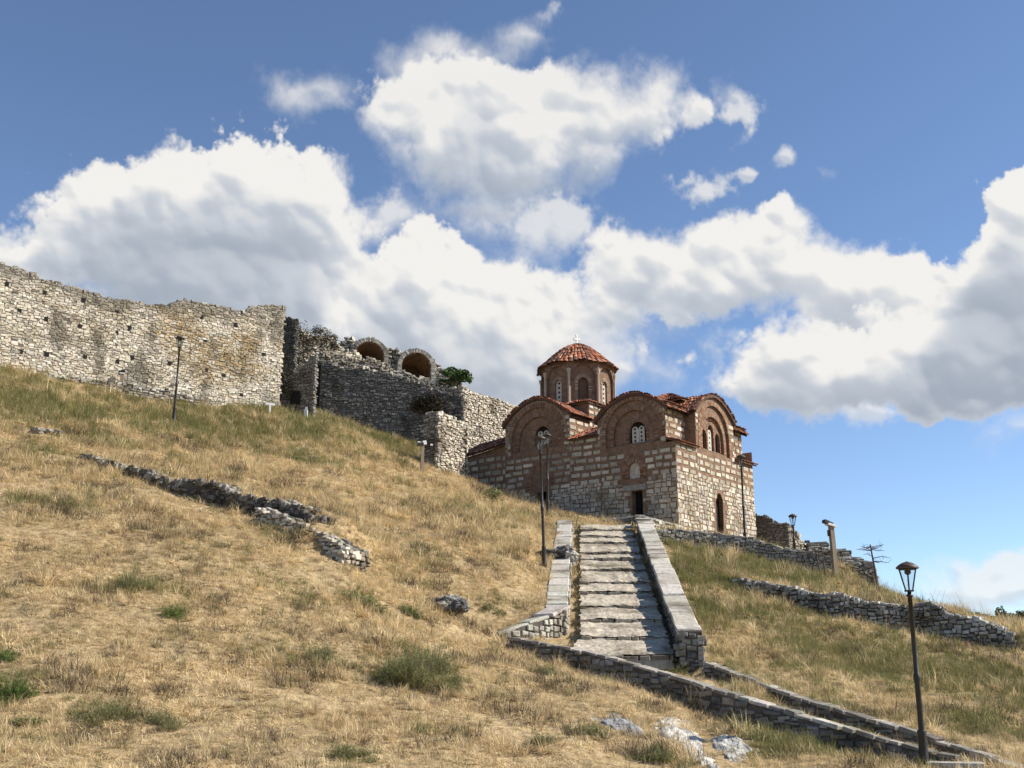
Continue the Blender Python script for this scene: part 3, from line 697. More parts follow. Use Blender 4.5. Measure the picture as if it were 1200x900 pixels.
bedrock('bedrock', [(762, 848), (790, 842), (812, 848), (838, 892), (842, 903), (818, 897), (800, 878), (776, 862)], 'long white slab of bare bedrock at the bottom of the picture', (.60, .57, .51))
bedrock('bedrock', [(832, 862), (852, 860), (880, 878), (876, 892), (856, 895), (838, 876)], 'pale bedrock patch just right of the long white slab', (.50, .48, .43))

# ------------------------------------------------------------------ stairs
RISER_V = [769, 747.5, 727, 711, 694.5, 683, 668, 655.5, 648, 636, 629, 621.5]
def stair_Y(v):
    dz = ray(710, v)[1]; return (ST_Z0 - 33.6 * ST_SL - EYE) / (dz - ST_SL)
RY = [stair_Y(v) for v in RISER_V] + [59.3]
st = thing('stone_staircase', 'broad pale stone staircase with long sloping treads climbing to the church', 'stairs', (3.2, 34, ST_Z0)); so = np.array(st.location)
STC = [(.52, .455, .355), (.44, .385, .30), (.55, .485, .385), (.38, .335, .265)]
for i in range(len(RY) - 1):
    y0, y1 = RY[i], RY[i + 1] + .12
    rise = .13 if i else .10
    n_u, n_v = 44, max(8, int((y1 - y0) / .09))
    U, Vv = np.meshgrid(np.linspace(0, 1, n_u), np.linspace(0, 1, n_v))
    yy = y0 + (y1 - y0) * Vv + .22 * fbm(U * 5 + i * 7, Vv * 0 + i, 4, 171) * (1 - Vv)
    xl, xr = stair_xl(yy) + .36 + .08 * fbm(yy * 3, yy * 0 + i, 2, 175), stair_xr(yy) - .12 + .07 * fbm(yy * 3, yy * 0 + i + 9, 2, 176)
    if i == 0: xl = xl - .5 * (1 - Vv)
    xx = xl + (xr - xl) * U
    zt0, zt1 = stair_z(y0) + rise * .5, stair_z(RY[i + 1]) - rise * .5
    zz = zt0 + (zt1 - zt0) * Vv * (y1 - y0) / (RY[i + 1] - y0)
    cob = vnoise(xx * 5.5, yy * 4.2, 181)
    zz = zz + .05 * fbm(U * 3 + i * 3, Vv * .6, 3, 177) + .018 * np.clip(np.abs(cob) * 2 - .2, -.2, 1) + .022 * fbm(xx * 2.1, yy * 2.1, 4, 185) - .025 * (Vv < .03)
    I = np.arange(n_u * n_v).reshape(n_v, n_u); Fq = np.stack([I[:-1, :-1], I[:-1, 1:], I[1:, 1:], I[1:, :-1]], -1).reshape(-1, 4)
    cc = np.array(STC)[0] * (1 + .45 * fbm(xx[:-1, :-1] * 3.5, yy[:-1, :-1] * 3.5, 5, 191).reshape(-1, 1)) * np.array([1, 1, 1])
    mb = MB(); mb.add(np.stack([xx, yy, zz], -1).reshape(-1, 3), Fq, cc)
    # riser of rough stones along the front edge, colour darkened to paint their shade
    x = float(xl[0, 0]); k = 0
    pos, hw, hh = [], [], []
    while x < float(xr[0, -1]) - .1:
        w = random.uniform(.22, .6); w = min(w, float(xr[0, -1]) - x); f_ = (x + w / 2 - float(xl[0, 0])) / (float(xr[0, -1]) - float(xl[0, 0]))
        j = min(n_u - 1, int(f_ * n_u)); pos.append([x + w / 2, float(yy[0, j]) - .02, float(zz[0, j]) - .12]); hw.append(w / 2 - .008); hh.append(.115 + random.uniform(-.03, .0)); x += w
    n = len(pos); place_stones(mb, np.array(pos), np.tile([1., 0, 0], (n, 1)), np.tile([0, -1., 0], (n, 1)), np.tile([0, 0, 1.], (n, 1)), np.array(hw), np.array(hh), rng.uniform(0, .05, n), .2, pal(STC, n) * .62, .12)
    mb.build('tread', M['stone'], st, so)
# parapet right of the stairs
py = np.linspace(34.4, 57.8, 12)
px_ = np.array([at(np.interp(y, [34.4, 57.8], [796, 747]), 600, y)[0] for y in py])
def x_at_u(u, v, y): return ray(u, v)[0] * y
px_ = np.array([x_at_u(796 + (747 - 796) * f_, 747 + (627 - 747) * f_, y) for f_, y in zip((1 / py - 1 / py[0]) / (1 / py[-1] - 1 / py[0]), py)])
pz = stair_z(py) + np.interp(py, [34, 38, 58], [.74, .62, .5])
par = thing('stair_parapet', 'thick parapet wall with flat pale slabs along the right side of the stairs', 'wall', (px_[0], py[0], stair_z(py[0]))); po = np.array(par.location)
PW = .7
path = Path2(np.c_[px_, py], stair_z(py) - .2, pz)
pathR = Path2(np.c_[px_ + PW, py], stair_z(py) - .2, pz)
mb = MB(); masonry(mb, path, -1, (.1, .2), (.2, .5), (0, .03), P_(GREY), .0, .1, seed=21, under=.03); masonry(mb, pathR, 1, (.1, .2), (.2, .5), (0, .03), P_(MIXED), .0, .6, seed=22, under=.03)  # shaded stair side gets darker stones than the sunlit outer side
core(mb, pathR, PW, 1, topdrop=.06)
endp = Path2(np.array([[px_[0], py[0]], [px_[0] + PW, py[0]]]), [stair_z(py[0]) - .3] * 2, [pz[0]] * 2)
masonry(mb, endp, 1, (.1, .2), (.18, .42), (.0, .06), P_(GREY + [(.4, .36, .3)]), .0, .3, seed=23, under=.02)
mb.build('masonry', M['stone_dark'], par, po)
tb = MB(); topping(tb, pathR, PW + .08, 1, P_([(.58, .54, .46), (.50, .465, .39), (.62, .58, .5), (.46, .42, .35)], .06), (.7, 1.9), (.025, .035), 0, 24, 1, .03, .05)
tb.build('coping', M['stone'], par, po)
# left stair wall with the flared wing
LP = []
for y in np.linspace(57.8, 38.2, 9): LP.append((stair_xl(y) - .04, y, stair_z(y) + .42))
for u, v, y in [(664, 712, 37.6), (640, 722, 36.9), (612, 732, 36.3), (582, 742, 35.9)]: LP.append(at(u, v, y))
LP = np.array(LP)
LH = np.array([.55] * 9 + [.9, .85, .6, .3])
lw = thing('stair_wall', 'pale flat topped wall left of the stairs with a flared wing of light rubble', 'wall', LP[9] - [0, 0, .8]); lo_ = np.array(lw.location)
path = Path2(LP[::-1], (LP[:, 2] - LH)[::-1], LP[::-1][:, 2])
mb = MB(); masonry(mb, path, 1, (.09, .2), (.14, .36), (0, .05), P_([(.62, .58, .5), (.55, .51, .43), (.5, .46, .38), (.45, .42, .36)]), .0, .25, seed=31, jit=.3, under=.02); core(mb, path, .7, 1, topdrop=.06)
mb.build('masonry', M['stone'], lw, lo_)
tb = MB(); topping(tb, path, .78, 1, P_([(.56, .52, .45), (.49, .455, .385), (.6, .56, .49)], .06), (.4, 1.4), (.025, .035), 0, 32, 1, .02, .06); tb.build('coping', M['stone'], lw, lo_)
# landing slab at the stair foot and the slab beside the lamp
def slab(u, v, Y, hx, hy, label, rz=.1):
    p = at(u, v, Y); mb = MB()
    mb.box((p[0], p[1], p[2] - .12), hx, hy, .12, (math.cos(rz), math.sin(rz), 0), (-math.sin(rz), math.cos(rz), 0), col=(.5, .47, .40), taper=.95)
    o = mb.build('stone_slab', M['stone'], None, p - [0, 0, .24]); tag(o, label, 'stone slab')
slab(755, 774, 33.0, .8, .3, 'pale threshold slab at the foot of the stairs', -.08)
slab(1118, 893, 24.9, .6, .35, 'pale flat slab beside the base of the nearest lamp post', -.3)
# low parapet at the top of the stairs before the church door
TP = poly_of([(683, 612, 63), (716, 608, 61), (749, 603.5, 59.6), (775, 610, 61.2), (800, 616, 63.2)])
tp_ = thing('terrace_parapet', 'short stone parapet that turns a corner between the stair top and the church door', 'wall', TP[2] - [0, 0, .9]); to_ = np.array(tp_.location)
path = Path2(TP, TP[:, 2] - .95, TP[:, 2])
mb = MB(); masonry(mb, Path2(TP[:3], TP[:3, 2] - .95, TP[:3, 2]), 1, (.1, .2), (.18, .45), (0, .04), P_(GREY), .02, .3, seed=41, under=.02); masonry(mb, Path2(TP[2:], TP[2:, 2] - .95, TP[2:, 2]), 1, (.1, .2), (.15, .4), (0, .04), P_(LIGHT), .02, .3, seed=42, under=.02)  # dark stones paint the shaded front, pale ones the sunlit return
core(mb, Path2(TP[:3], TP[:3, 2] - .95, TP[:3, 2]), .45, 1); core(mb, Path2(TP[2:], TP[2:, 2] - .95, TP[2:, 2]), .45, 1)
mb.build('masonry', M['stone'], tp_, to_)
tb = MB(); topping(tb, path, .5, 1, P_([(.54, .51, .44), (.46, .43, .37), (.6, .57, .5)], .1), (.3, .7), (.03, .06), 0, 43, 1, .02, .12); tb.build('coping', M['stone'], tp_, to_)

# ------------------------------------------------------------------ fortress walls and ruins
def plane_pts(A, B, pix):
    """pixels on the vertical plane through plan points A, B -> (s, z)"""
    A, B = np.array(A[:2]), np.array(B[:2]); d = (B - A) / np.linalg.norm(B - A); n = np.array([d[1], -d[0]]); out = []
    for u, v in pix:
        dx, dz = ray(u, v); t = (A @ n) / (np.array([dx, 1]) @ n); p = np.array([dx, 1]) * t
        out.append(((p - A) @ d, EYE + dz * t))
    return np.array(out)
def wall_path(A, B, top_px, base_drop=1.2, n=60, base=None):
    A, B = np.array(A[:2], float), np.array(B[:2], float); L = np.linalg.norm(B - A)
    sz = plane_pts(A, B, top_px); q = np.linspace(0, L, n); zt = np.interp(q, sz[:, 0], sz[:, 1])
    P = A + (B - A) * (q / L)[:, None]
    zb = ground(P[:, 0], P[:, 1]) - base_drop if base is None else np.interp(q, plane_pts(A, B, base)[:, 0], plane_pts(A, B, base)[:, 1])
    return Path2(P, np.minimum(zb, zt - .2), zt)
def fort_col(S, Z, n):
    c = pal(LIGHT, n, .13); oc = pal(OCHRE, n, .13)
    f = sstep(-.1, .35, fbm(S * .28, Z * .45, 3, 201) + .55 * np.exp(-((S - 12.5) / 3.8) ** 2) * np.exp(-((Z - 20.3) / 1.7) ** 2) * 2 - .5)
    c = c * (1 - f[:, None]) + oc * f[:, None]
    dk = sstep(.12, .5, fbm(S * .9, Z * .35, 4, 211) + .75 * np.exp(-((S - 9.0) / .7) ** 2) * .5)
    d2 = sstep(-1.0, -.1, Z - np.interp(S, FW.S, FW.zt) + .35 * fbm(S * 1.2, Z, 3, 221))
    k = np.maximum(dk * .55, d2 * .5)
    k[rng.random(n) < .05] = .55
    return c * (1 - k[:, None])
FA, FB = at(-45, 424, 55.8), at(327, 480, 66.9)
FW = wall_path(FA, FB, [(-45, 296), (0, 309), (20, 315), (60, 328), (95, 340), (125, 348), (165, 354), (200, 358), (205, 354), (213, 352), (240, 357), (262, 358), (285, 364), (292, 361), (305, 358), (322, 357), (330, 358)], .8)
holes_px = [(8, 333), (53, 343), (23, 364), (54, 374), (94, 382), (137, 365), (98, 352), (152, 385), (137, 390), (100, 418), (55, 415), (25, 412), (138, 424), (155, 419), (199, 426), (241, 400), (276, 381), (309, 415), (242, 434), (283, 463), (142, 437), (195, 458), (237, 372), (210, 396), (262, 440)]
hs = plane_pts(FA, FB, holes_px)
fort = thing('fortress_wall', 'long sunlit pale stone fortress wall dotted with small dark putlog holes', 'wall', (FA[0], FA[1], FA[2] - .5)); fo = np.array(fort.location)
mb = MB(); masonry(mb, FW, 1, (.06, .17), (.10, .42), (.0, .035), fort_col, .12, .4, holes=[(s - .09, s + .09, z - .11, z + .11) for s, z in hs], wob=.12, seed=51, jit=.30, tilt=.12, skip=.012, gap=.004, bev=.15)
core(mb, FW, 1.5, 1, (.50, .43, .33), ragged=.12, seed=51, topdrop=.12)
mb.build('masonry', M['pale'], fort, fo)
mb = MB()
for s, z in hs:
    xy, N, T = FW.xy(np.array(s)), FW.nor(np.array(s)), FW.tan(np.array(s))
    k_ = random.uniform(.75, 1.15); mb.box((xy[0] - N[0] * .0, xy[1] - N[1] * .0, z), .10 * k_, .022, .125 * k_ * random.uniform(.8, 1.2), (T[0], T[1], 0), (N[0], N[1], 0), col=(.01, .01, .01))
mb.build('putlog_hole', M['void'], fort, fo)['kind'] = 'stuff'  # black boxes on the face paint the shade inside the holes
tb = MB(); topping(tb, FW, 1.5, 1, P_([(.36, .34, .3), (.5, .47, .41), (.27, .25, .22), (.6, .56, .48)]), (.15, .45), (.0, .16), .12, 51, 3, 0, .4); tb.build('top_course', M['stone'], fort, fo)
# low footing projecting at the wall base
fb1, fb2 = at(48, 441, 58.0), at(236, 474, 63.2)
FP = Path2(np.array([fb1[:2], at(140, 460, 60.3)[:2], fb2[:2]]), [fb1[2] - .8, at(140, 460, 60.3)[2] - .8, fb2[2] - .8], [fb1[2] + .12, at(140, 448, 60.3)[2], at(236, 466, 63.2)[2]])
mb = MB(); masonry(mb, FP, 1, (.1, .2), (.2, .5), (-.02, .1), P_([(.6, .56, .48), (.5, .46, .38), (.32, .29, .25), (.26, .23, .2)]), .1, .3, seed=53, jit=.35, tilt=.2); core(mb, FP, .9, 1, ragged=.1, seed=53)
topping(mb, FP, .9, 1, P_([(.32, .28, .24), (.45, .42, .36), (.22, .2, .17)]), (.15, .45), (0, .12), .1, 53, 2, 0, .4)
mb.build('footing', M['stone'], fort, fo)

def ruin(name, label, cat, faces, material='stone_dark', group=None, topp=None):
    """faces: list of (A, B, top_px, side, palette, seed, opts)"""
    A0 = faces[0][0]; root = thing(name, label, cat, (A0[0], A0[1], gz(A0[0], A0[1])), group=group); o = np.array(root.location)
    for A, B, tpx, palc, seed, kw in faces:
        kw = dict(kw); th = kw.pop('thick', 1.2); mt = kw.pop('mat', material); base = kw.pop('base', None); nm = kw.pop('nm', 'masonry'); rg = kw.get('ragged', .1); tp = kw.pop('tp', True); tops = kw.pop('topc', palc); caps = kw.pop('caps', (1, 1)); capc = kw.pop('capc', palc)
        W = wall_path(A, B, tpx, 1.0, base=base)
        mb = MB(); a = dict(hr=(.10, .22), lr=(.16, .46), prot=(0, .06), ragged=.1, extra=.4, seed=seed, jit=.28, tilt=.1); a.update(kw)
        masonry(mb, W, 1, palf=P_(palc), **a); core(mb, W, th, 1, ragged=rg, seed=seed, topdrop=.12)
        for q_, sgn in ((0.0, -1), (W.L, 1)):
            if not caps[0 if sgn < 0 else 1]: continue
            e_ = W.xy(np.array(q_)); n_ = W.nor(np.array(q_)); z0_, z1_ = float(W.bot(q_)), float(W.top(q_)); pts_ = [e_ - n_ * th, e_] if sgn < 0 else [e_, e_ - n_ * th]
            a2 = dict(a); a2['seed'] = seed + 7; a2['holes'] = (); a2['off'] = .05; a2['prot'] = (.0, .05); masonry(mb, Path2(np.array(pts_), [z0_] * 2, [z1_ - .08] * 2), 1, palf=P_(capc if sgn < 0 else palc), **a2)
        if tp: topping(mb, W, th, 1, P_(tops), (.15, .45), (0, .15), rg, seed, 2, 0, .4)
        mb.build(nm, M[mt], root, o)
    return root, o
# ruined tower between the long wall and the dark wall
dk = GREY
A1, B1_ = at(322, 480, 68.6), at(346, 480, 68.2)
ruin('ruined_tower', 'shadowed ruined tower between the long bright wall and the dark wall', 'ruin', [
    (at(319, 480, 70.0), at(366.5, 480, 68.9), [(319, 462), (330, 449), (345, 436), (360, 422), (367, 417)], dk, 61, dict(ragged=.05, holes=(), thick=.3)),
    (at(322, 480, 73.0), at(341, 480, 72.6), [(322, 371), (333, 369), (341, 373)], [(.12, .115, .1), (.17, .16, .14), (.09, .085, .08)], 62, dict(thick=.4)),  # very dark stones paint the shade in the slot
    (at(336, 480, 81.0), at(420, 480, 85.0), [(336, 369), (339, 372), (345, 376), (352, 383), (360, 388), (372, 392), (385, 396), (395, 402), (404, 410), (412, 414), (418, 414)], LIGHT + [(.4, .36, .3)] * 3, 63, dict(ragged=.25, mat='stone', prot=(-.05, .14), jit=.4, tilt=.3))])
mb = MB(); p = plane_pts(at(319, 480, 70.0), at(373, 480, 68.9), [(341, 459), (352, 474)])
tw = bpy.data.objects['ruined_tower']; to2 = np.array(tw.location)
wa, wb = at(341, 466, 69.4), at(352, 466, 69.2); mb.box(((wa + wb) / 2) + [0, -.04, 0], np.linalg.norm(wb - wa) / 2, .07, .42, (wb - wa) / np.linalg.norm(wb - wa), (0, 1, 0), col=(.01,) * 3); mb.build('window', M['void'], tw, to2)  # black box paints the dark of the window opening
wa, wb = at(367.5, 455, 79.3), at(375.5, 455, 79.3); mb = MB(); mb.box(((wa + wb) / 2) + [0, -.03, 0.0], np.linalg.norm(wb - wa) / 2, .1, 1.75, (wb - wa) / np.linalg.norm(wb - wa), (0, 1, 0), col=(.01,) * 3); mb.build('doorway', M['void'], tw, to2)  # black box paints the dark slot of the doorway
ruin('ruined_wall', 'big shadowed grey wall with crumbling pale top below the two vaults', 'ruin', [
    (at(366, 483, 79.6), at(541, 535, 80.2), [(366, 418), (375, 424), (390, 426), (410, 430), (433, 431), (450, 434), (473, 440), (490, 446), (505, 452), (521, 458), (541, 462)], GREY + [(.27, .25, .22), (.2, .18, .16)], 65, dict(ragged=.14, prot=(-.02, .09), topc=LIGHT, thick=2.2))])  # face stones darkened for the shade on this wall, top kept pale
# pale rubble bank behind its top
ruin('rubble_bank', 'bank of pale tumbled rubble sloping in front of the vault mouths', 'ruin', [
    (at(378, 425, 82.5), at(530, 455, 84.0), [(378, 412), (395, 412), (410, 416), (430, 420), (455, 426), (470, 436), (490, 441), (505, 444), (515, 443), (530, 447)], LIGHT + [(.5, .44, .34)], 66, dict(ragged=.25, mat='stone', prot=(-.05, .25), jit=.45, tilt=.5, thick=2.0, base=[(370, 445), (540, 470)])),
    (at(388, 425, 87.6), at(412, 425, 87.4), [(388, 410), (396, 404), (404, 399), (412, 397)], LIGHT + GREY, 166, dict(ragged=.2, mat='stone', prot=(-.05, .2), jit=.4, tilt=.4, thick=2.0, base=[(380, 445), (412, 445)])),
    (at(453, 425, 87.7), at(470, 430, 87.9), [(453, 409), (458, 406), (464, 407), (470, 412)], LIGHT + GREY, 167, dict(ragged=.2, mat='stone', prot=(-.05, .2), jit=.4, tilt=.4, thick=2.0, base=[(450, 455), (470, 455)])),
    (at(507, 435, 88.1), at(534, 445, 88.6), [(507, 422), (513, 428), (520, 434), (527, 440), (534, 447)], LIGHT + GREY, 168, dict(ragged=.2, mat='stone', prot=(-.05, .2), jit=.4, tilt=.4, thick=2.0, base=[(505, 460), (534, 465)]))])
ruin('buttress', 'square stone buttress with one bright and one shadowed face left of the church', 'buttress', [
    (at(513, 555, 69.0), at(546, 560, 71.8), [(512, 482), (520, 484), (535, 491), (546, 496)], LIGHT + [(.5, .44, .36)] * 2, 68, dict(ragged=.04, mat='stone', prot=(-.03, .1), jit=.3, thick=1.0, capc=GREY))])  # grey left cap paints the shaded face, pale front the sunlit one
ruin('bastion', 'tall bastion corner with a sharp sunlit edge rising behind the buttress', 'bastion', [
    (at(541.5, 500, 82.0), at(612, 500, 87.5), [(541, 451), (548, 455), (553, 460), (566, 463), (580, 468), (590, 471), (602, 475), (612, 480)], LIGHT + [(.48, .42, .32)] * 2, 70, dict(ragged=.12, mat='stone', thick=1.5, prot=(-.02, .1), capc=GREY))])  # left cap in grey so its shade is in the stone colour
# ruin on the right, behind the terrace
ruin('ruined_wall', 'dark broken wall stub standing on the terrace right of the church', 'ruin', [
    (at(884, 640, 76), at(924, 640, 75), [(884, 604), (890, 604), (898, 607), (905, 611), (915, 612), (922, 612), (924, 618)], [(.2, .19, .17), (.15, .14, .125), (.25, .24, .21)], 71, dict(ragged=.12)),  # dark stones paint the shaded face, the next face is the lit end
    (at(922, 640, 75.2), at(950, 640, 77), [(922, 614), (932, 622), (940, 630), (945, 638), (950, 648)], LIGHT, 72, dict(ragged=.2, mat='stone', prot=(-.05, .2), jit=.4, tilt=.4))])
ruin('ruined_wall', 'tumbledown rubble wall end stepping down behind the wooden floodlight post', 'ruin', [
    (at(946, 650, 66), at(1000, 690, 59), [(946, 637), (955, 643), (965, 648), (975, 650), (985, 655), (1000, 664)], GREY + [(.45, .42, .36)], 73, dict(ragged=.25, jit=.4, tilt=.4, prot=(-.05, .2))),  # darker stones for the shaded face, pale ones for the sunlit end
    (at(998, 690, 59), at(1026, 700, 60.5), [(998, 661), (1004, 663), (1010, 667), (1016, 676), (1022, 686), (1026, 694)], LIGHT, 74, dict(ragged=.25, mat='stone', jit=.4, tilt=.4, prot=(-.05, .2)))])
# far terrace wall at the right edge
ruin('terrace_wall', 'low distant terrace wall at the right edge of the slope', 'wall', [
    (at(1145, 735, 72), at(1260, 745, 70), [(1145, 719), (1165, 723), (1200, 726), (1260, 732)], [(.42, .33, .24), (.34, .28, .22), (.5, .44, .36)], 75, dict(ragged=.05))])
# two brick vaults
def vault(u, v_c, r_px, Y, label, rz, depth=4.0):
    c = at(u, v_c, Y); r = r_px / F * Y * 1.0
    root = thing('vault', label, 'vault', c - [0, 0, 1.2], rz, 'brick barrel vaults on the hill')
    
    mb = MB(); n = 22; th = .34
    angs = np.linspace(-.0, math.pi, n)
    # local: x right, y back
    def ringp(rad, y, zoff=1.2): return np.stack([-np.cos(angs) * rad, np.full(n, y), np.sin(angs) * rad + zoff], 1)
    a, b = ringp(r, 0.05), ringp(r, depth)
    f = [(i, i + 1, n + i + 1, n + i) for i in range(n - 1)]; mb.add(np.concatenate([a, b]), f, (.20, .135, .09)); vb = (.19, .13, .09)
    mb.quad([(-r, depth, 0), (r, depth, 0), (r, depth, 1.2 + r), (-r, depth, 1.2 + r)], vb); mb.quad([(-r, .05, 0), (-r, depth, 0), (-r, depth, 1.21), (-r, .05, 1.21)], vb); mb.quad([(r, .05, 0), (r, depth, 0), (r, depth, 1.21), (r, .05, 1.21)], vb)
    mb.build('barrel', M['stone_dark'], root)
    mb = MB(); pos, T3, U3, hw, hh = [], [], [], [], []
    for k in range(46):
        an = -.05 + (math.pi + .1) * (k + .5) / 46; pos.append([-math.cos(an) * (r + th / 2), 0, math.sin(an) * (r + th / 2) + 1.2]); T3.append([math.sin(an), 0, math.cos(an)]); U3.append([-math.cos(an), 0, math.sin(an)]); hw.append(r * math.pi / 46 * .52); hh.append(th / 2)
    for sx_ in (-1, 1):
        for k in range(8): pos.append([sx_ * (r + th / 2), 0, 1.13 - .15 * k]); T3.append([0, 0, 1.0]); U3.append([sx_, 0, 0.0]); hw.append(.075); hh.append(th / 2)
    n_ = len(pos); place_stones(mb, np.array(pos), np.array(T3), np.tile([0, -1., 0], (n_, 1)), np.array(U3), np.array(hw), np.array(hh), rng.uniform(.02, .06, n_), .5, pal([(.5, .46, .40), (.42, .38, .33), (.56, .52, .46)], n_), .1); mb.build('arch_ring', M['stone'], root)
    mb = MB()
    a, b = ringp(r + th, -.0), ringp(r + th + .15, depth); mb.add(np.concatenate([a, b]), f, (.3, .27, .23))
    pos, T3, U3, N3, hw, hh = [], [], [], [], [], []
    for k in range(420):
        an = random.uniform(-.1, math.pi + .1); y = random.uniform(.15, depth); q = [-math.cos(an), 0, math.sin(an)]
        pos.append([q[0] * (r + th), y, q[2] * (r + th) + 1.2]); N3.append(q); T3.append([0, 1, 0]); U3.append([math.sin(an), 0, math.cos(an)]); hw.append(random.uniform(.1, .22)); hh.append(random.uniform(.06, .13))
    n_ = len(pos); place_stones(mb, np.array(pos), np.array(T3, float), np.array(N3), np.array(U3), np.array(hw), np.array(hh), rng.uniform(.0, .12, n_), .1, pal(MIXED, n_), .4); mb.build('rubble_back', M['stone'], root)
vault(433, 416.5, 17.6, 87, 'smaller left brick barrel vault with pale arch ring open to the sky', R(14))
vault(488, 430, 18.2, 87.5, 'larger right brick barrel vault with pale arch ring beside the green fig bush', R(14))

# ------------------------------------------------------------------ church
church = thing('church', 'old Byzantine stone and brick church with red tiled roofs and an octagonal domed drum', 'church', CHC, math.atan2(CA[1], CA[0]))
class Frame:
    def __init__(s, o, t, n): s.o, s.t, s.n = np.array(o, float), np.array(t, float), np.array(n, float)
    def p(s, a, h, d=0): return s.o + s.t * a + s.n * d + np.array([0, 0, h])
    def pts(s, a, h, d): 
        a, h, d = np.broadcast_arrays(np.asarray(a, float), h, d); return s.o + a[..., None] * s.t + d[..., None] * s.n + h[..., None] * np.array([0, 0, 1.0])
LF = Frame((0, 0, 0), (0, 1, 0), (-1, 0, 0)); RF = Frame((0, 0, 0), (1, 0, 0), (0, -1, 0))
class Arch:
    def __init__(s, c, r, hb, sp_, rise=None): s.c, s.r, s.hb, s.sp, s.rise = c, r, hb, sp_, rise or r
    @property
    def sl(s): return s.c - s.r
    @property
    def sr(s): return s.c + s.r
    def ht(s, x): 
        q = np.clip(1 - ((np.asarray(x) - s.c) / s.r) ** 2, 0, 1); return s.sp + s.rise * np.sqrt(q)
    def poly(s, n=18):
        a = np.linspace(math.pi, 0, n)
        return [(s.sl, s.hb)] + [(s.c + s.r * math.cos(q), s.sp + s.rise * math.sin(q)) for q in a] + [(s.sr, s.hb)]
    def has(s, x, h, m=0): return (x > s.sl - m) & (x < s.sr + m) & (h > s.hb - m) & (h < s.ht(np.clip(x, s.sl, s.sr)) + m)
class Rect:
    def __init__(s, a, b, h0, h1): s.sl, s.sr, s.hb, s.h1 = a, b, h0, h1
    def ht(s, x): return np.full(np.shape(x), s.h1) if np.ndim(x) else s.h1
    def poly(s, n=0): return [(s.sl, s.hb), (s.sl, s.h1), (s.sr, s.h1), (s.sr, s.hb)]
    def has(s, x, h, m=0): return (x > s.sl - m) & (x < s.sr + m) & (h > s.hb - m) & (h < s.h1 + m)
def strips(mb, fr, s0, s1, bot, top, holes=(), d=0.0, ds=.1, col=(1, 1, 1)):
    bp = set(np.linspace(s0, s1, max(2, int((s1 - s0) / ds)) + 1).tolist())
    for h in holes:
        for q in np.linspace(h.sl, h.sr, 26): bp.add(float(q))
    bp = sorted(q for q in bp if s0 - 1e-6 <= q <= s1 + 1e-6); V, Fc = [], []
    for a, b in zip(bp[:-1], bp[1:]):
        if b - a < 1e-5: continue
        m = (a + b) / 2; iv = [(bot, top)]
        e = 1e-4
        ends = [[float(bot(a + e)) if callable(bot) else bot, float(bot(b - e)) if callable(bot) else bot]]
        segs = sorted([h for h in holes if h.sl < m < h.sr], key=lambda h: h.hb)
        lo = (bot(a + e) if callable(bot) else bot, bot(b - e) if callable(bot) else bot); hi = (top(a + e) if callable(top) else top, top(b - e) if callable(top) else top)
        for h in segs + [None]:
            up = hi if h is None else (h.hb, h.hb)
            if up[0] - lo[0] > .003 or up[1] - lo[1] > .003:
                k = len(V); V += [fr.p(a, lo[0], d), fr.p(b, lo[1], d), fr.p(b, up[1], d), fr.p(a, up[0], d)]; Fc.append((k, k + 1, k + 2, k + 3))
            if h is not None: lo = (float(h.ht(a)), float(h.ht(b)))
    mb.add(np.array(V), Fc, col)
def reveal(mb, fr, hole, d0, d1, col=(1, 1, 1), close=True):
    p = hole.poly(); p = p + [p[0]] if close else p
    V = np.array([fr.p(a, h, d0) for a, h in p] + [fr.p(a, h, d1) for a, h in p]); n = len(p)
    mb.add(V, [(i, i + 1, n + i + 1, n + i) for i in range(n - 1)], col)
def voussoirs(mb, fr, ar, w, d, cols=BRK, legs=True, step=.095, thick=.03, extra=0.0):
    pos, T3, U3, hw, hh = [], [], [], [], []
    L = math.pi * (ar.r + ar.rise) / 2; n = int(L / step)
    for k in range(n):
        a = math.pi * (k + .5) / n; x, y = math.cos(a), math.sin(a)
        nd = np.array([x / ar.r, y / ar.rise]); nd /= np.linalg.norm(nd)
        c = (ar.c + ar.r * x + nd[0] * (w / 2 + extra), ar.sp + ar.rise * y + nd[1] * (w / 2 + extra)); pos.append(fr.p(*c, d)); U3.append(fr.t * nd[0] + np.array([0, 0, nd[1]])); T3.append(fr.t * nd[1] - np.array([0, 0, nd[0]])); hw.append(step * .40); hh.append(w / 2)
    if legs:
        h = ar.hb
        while h < ar.sp - step * .5:
            for s_ in (-1, 1):
                pos.append(fr.p(ar.c + s_ * (ar.r + w / 2 + extra), h + step / 2, d)); U3.append(fr.t * s_); T3.append(np.array([0, 0, 1.0])); hw.append(step * .40); hh.append(w / 2)
            h += step
    n = len(pos); place_stones(mb, np.array(pos), np.array(T3), np.tile(fr.n, (n, 1)), np.array(U3), np.array(hw), np.array(hh), np.full(n, thick), .05, pal(cols, n, .2), .06, bev=.15)
    # mortar bed under the ring
    arc = np.linspace(0, math.pi, 30); V = []
    for a in arc:
        nd = np.array([math.cos(a) / ar.r, math.sin(a) / ar.rise]); nd /= np.linalg.norm(nd)
        for o in (extra - .02, extra + w + .02): V.append(fr.p(ar.c + ar.r * math.cos(a) + nd[0] * o, ar.sp + ar.rise * math.sin(a) + nd[1] * o, d + thick * .55))
    mb.add(np.array(V), [(2 * i, 2 * i + 1, 2 * i + 3, 2 * i + 2) for i in range(29)], (.26, .2, .15))
CLO = [(.66, .60, .49), (.58, .53, .43), (.70, .64, .53), (.47, .42, .33), (.58, .50, .37), (.40, .36, .29)]
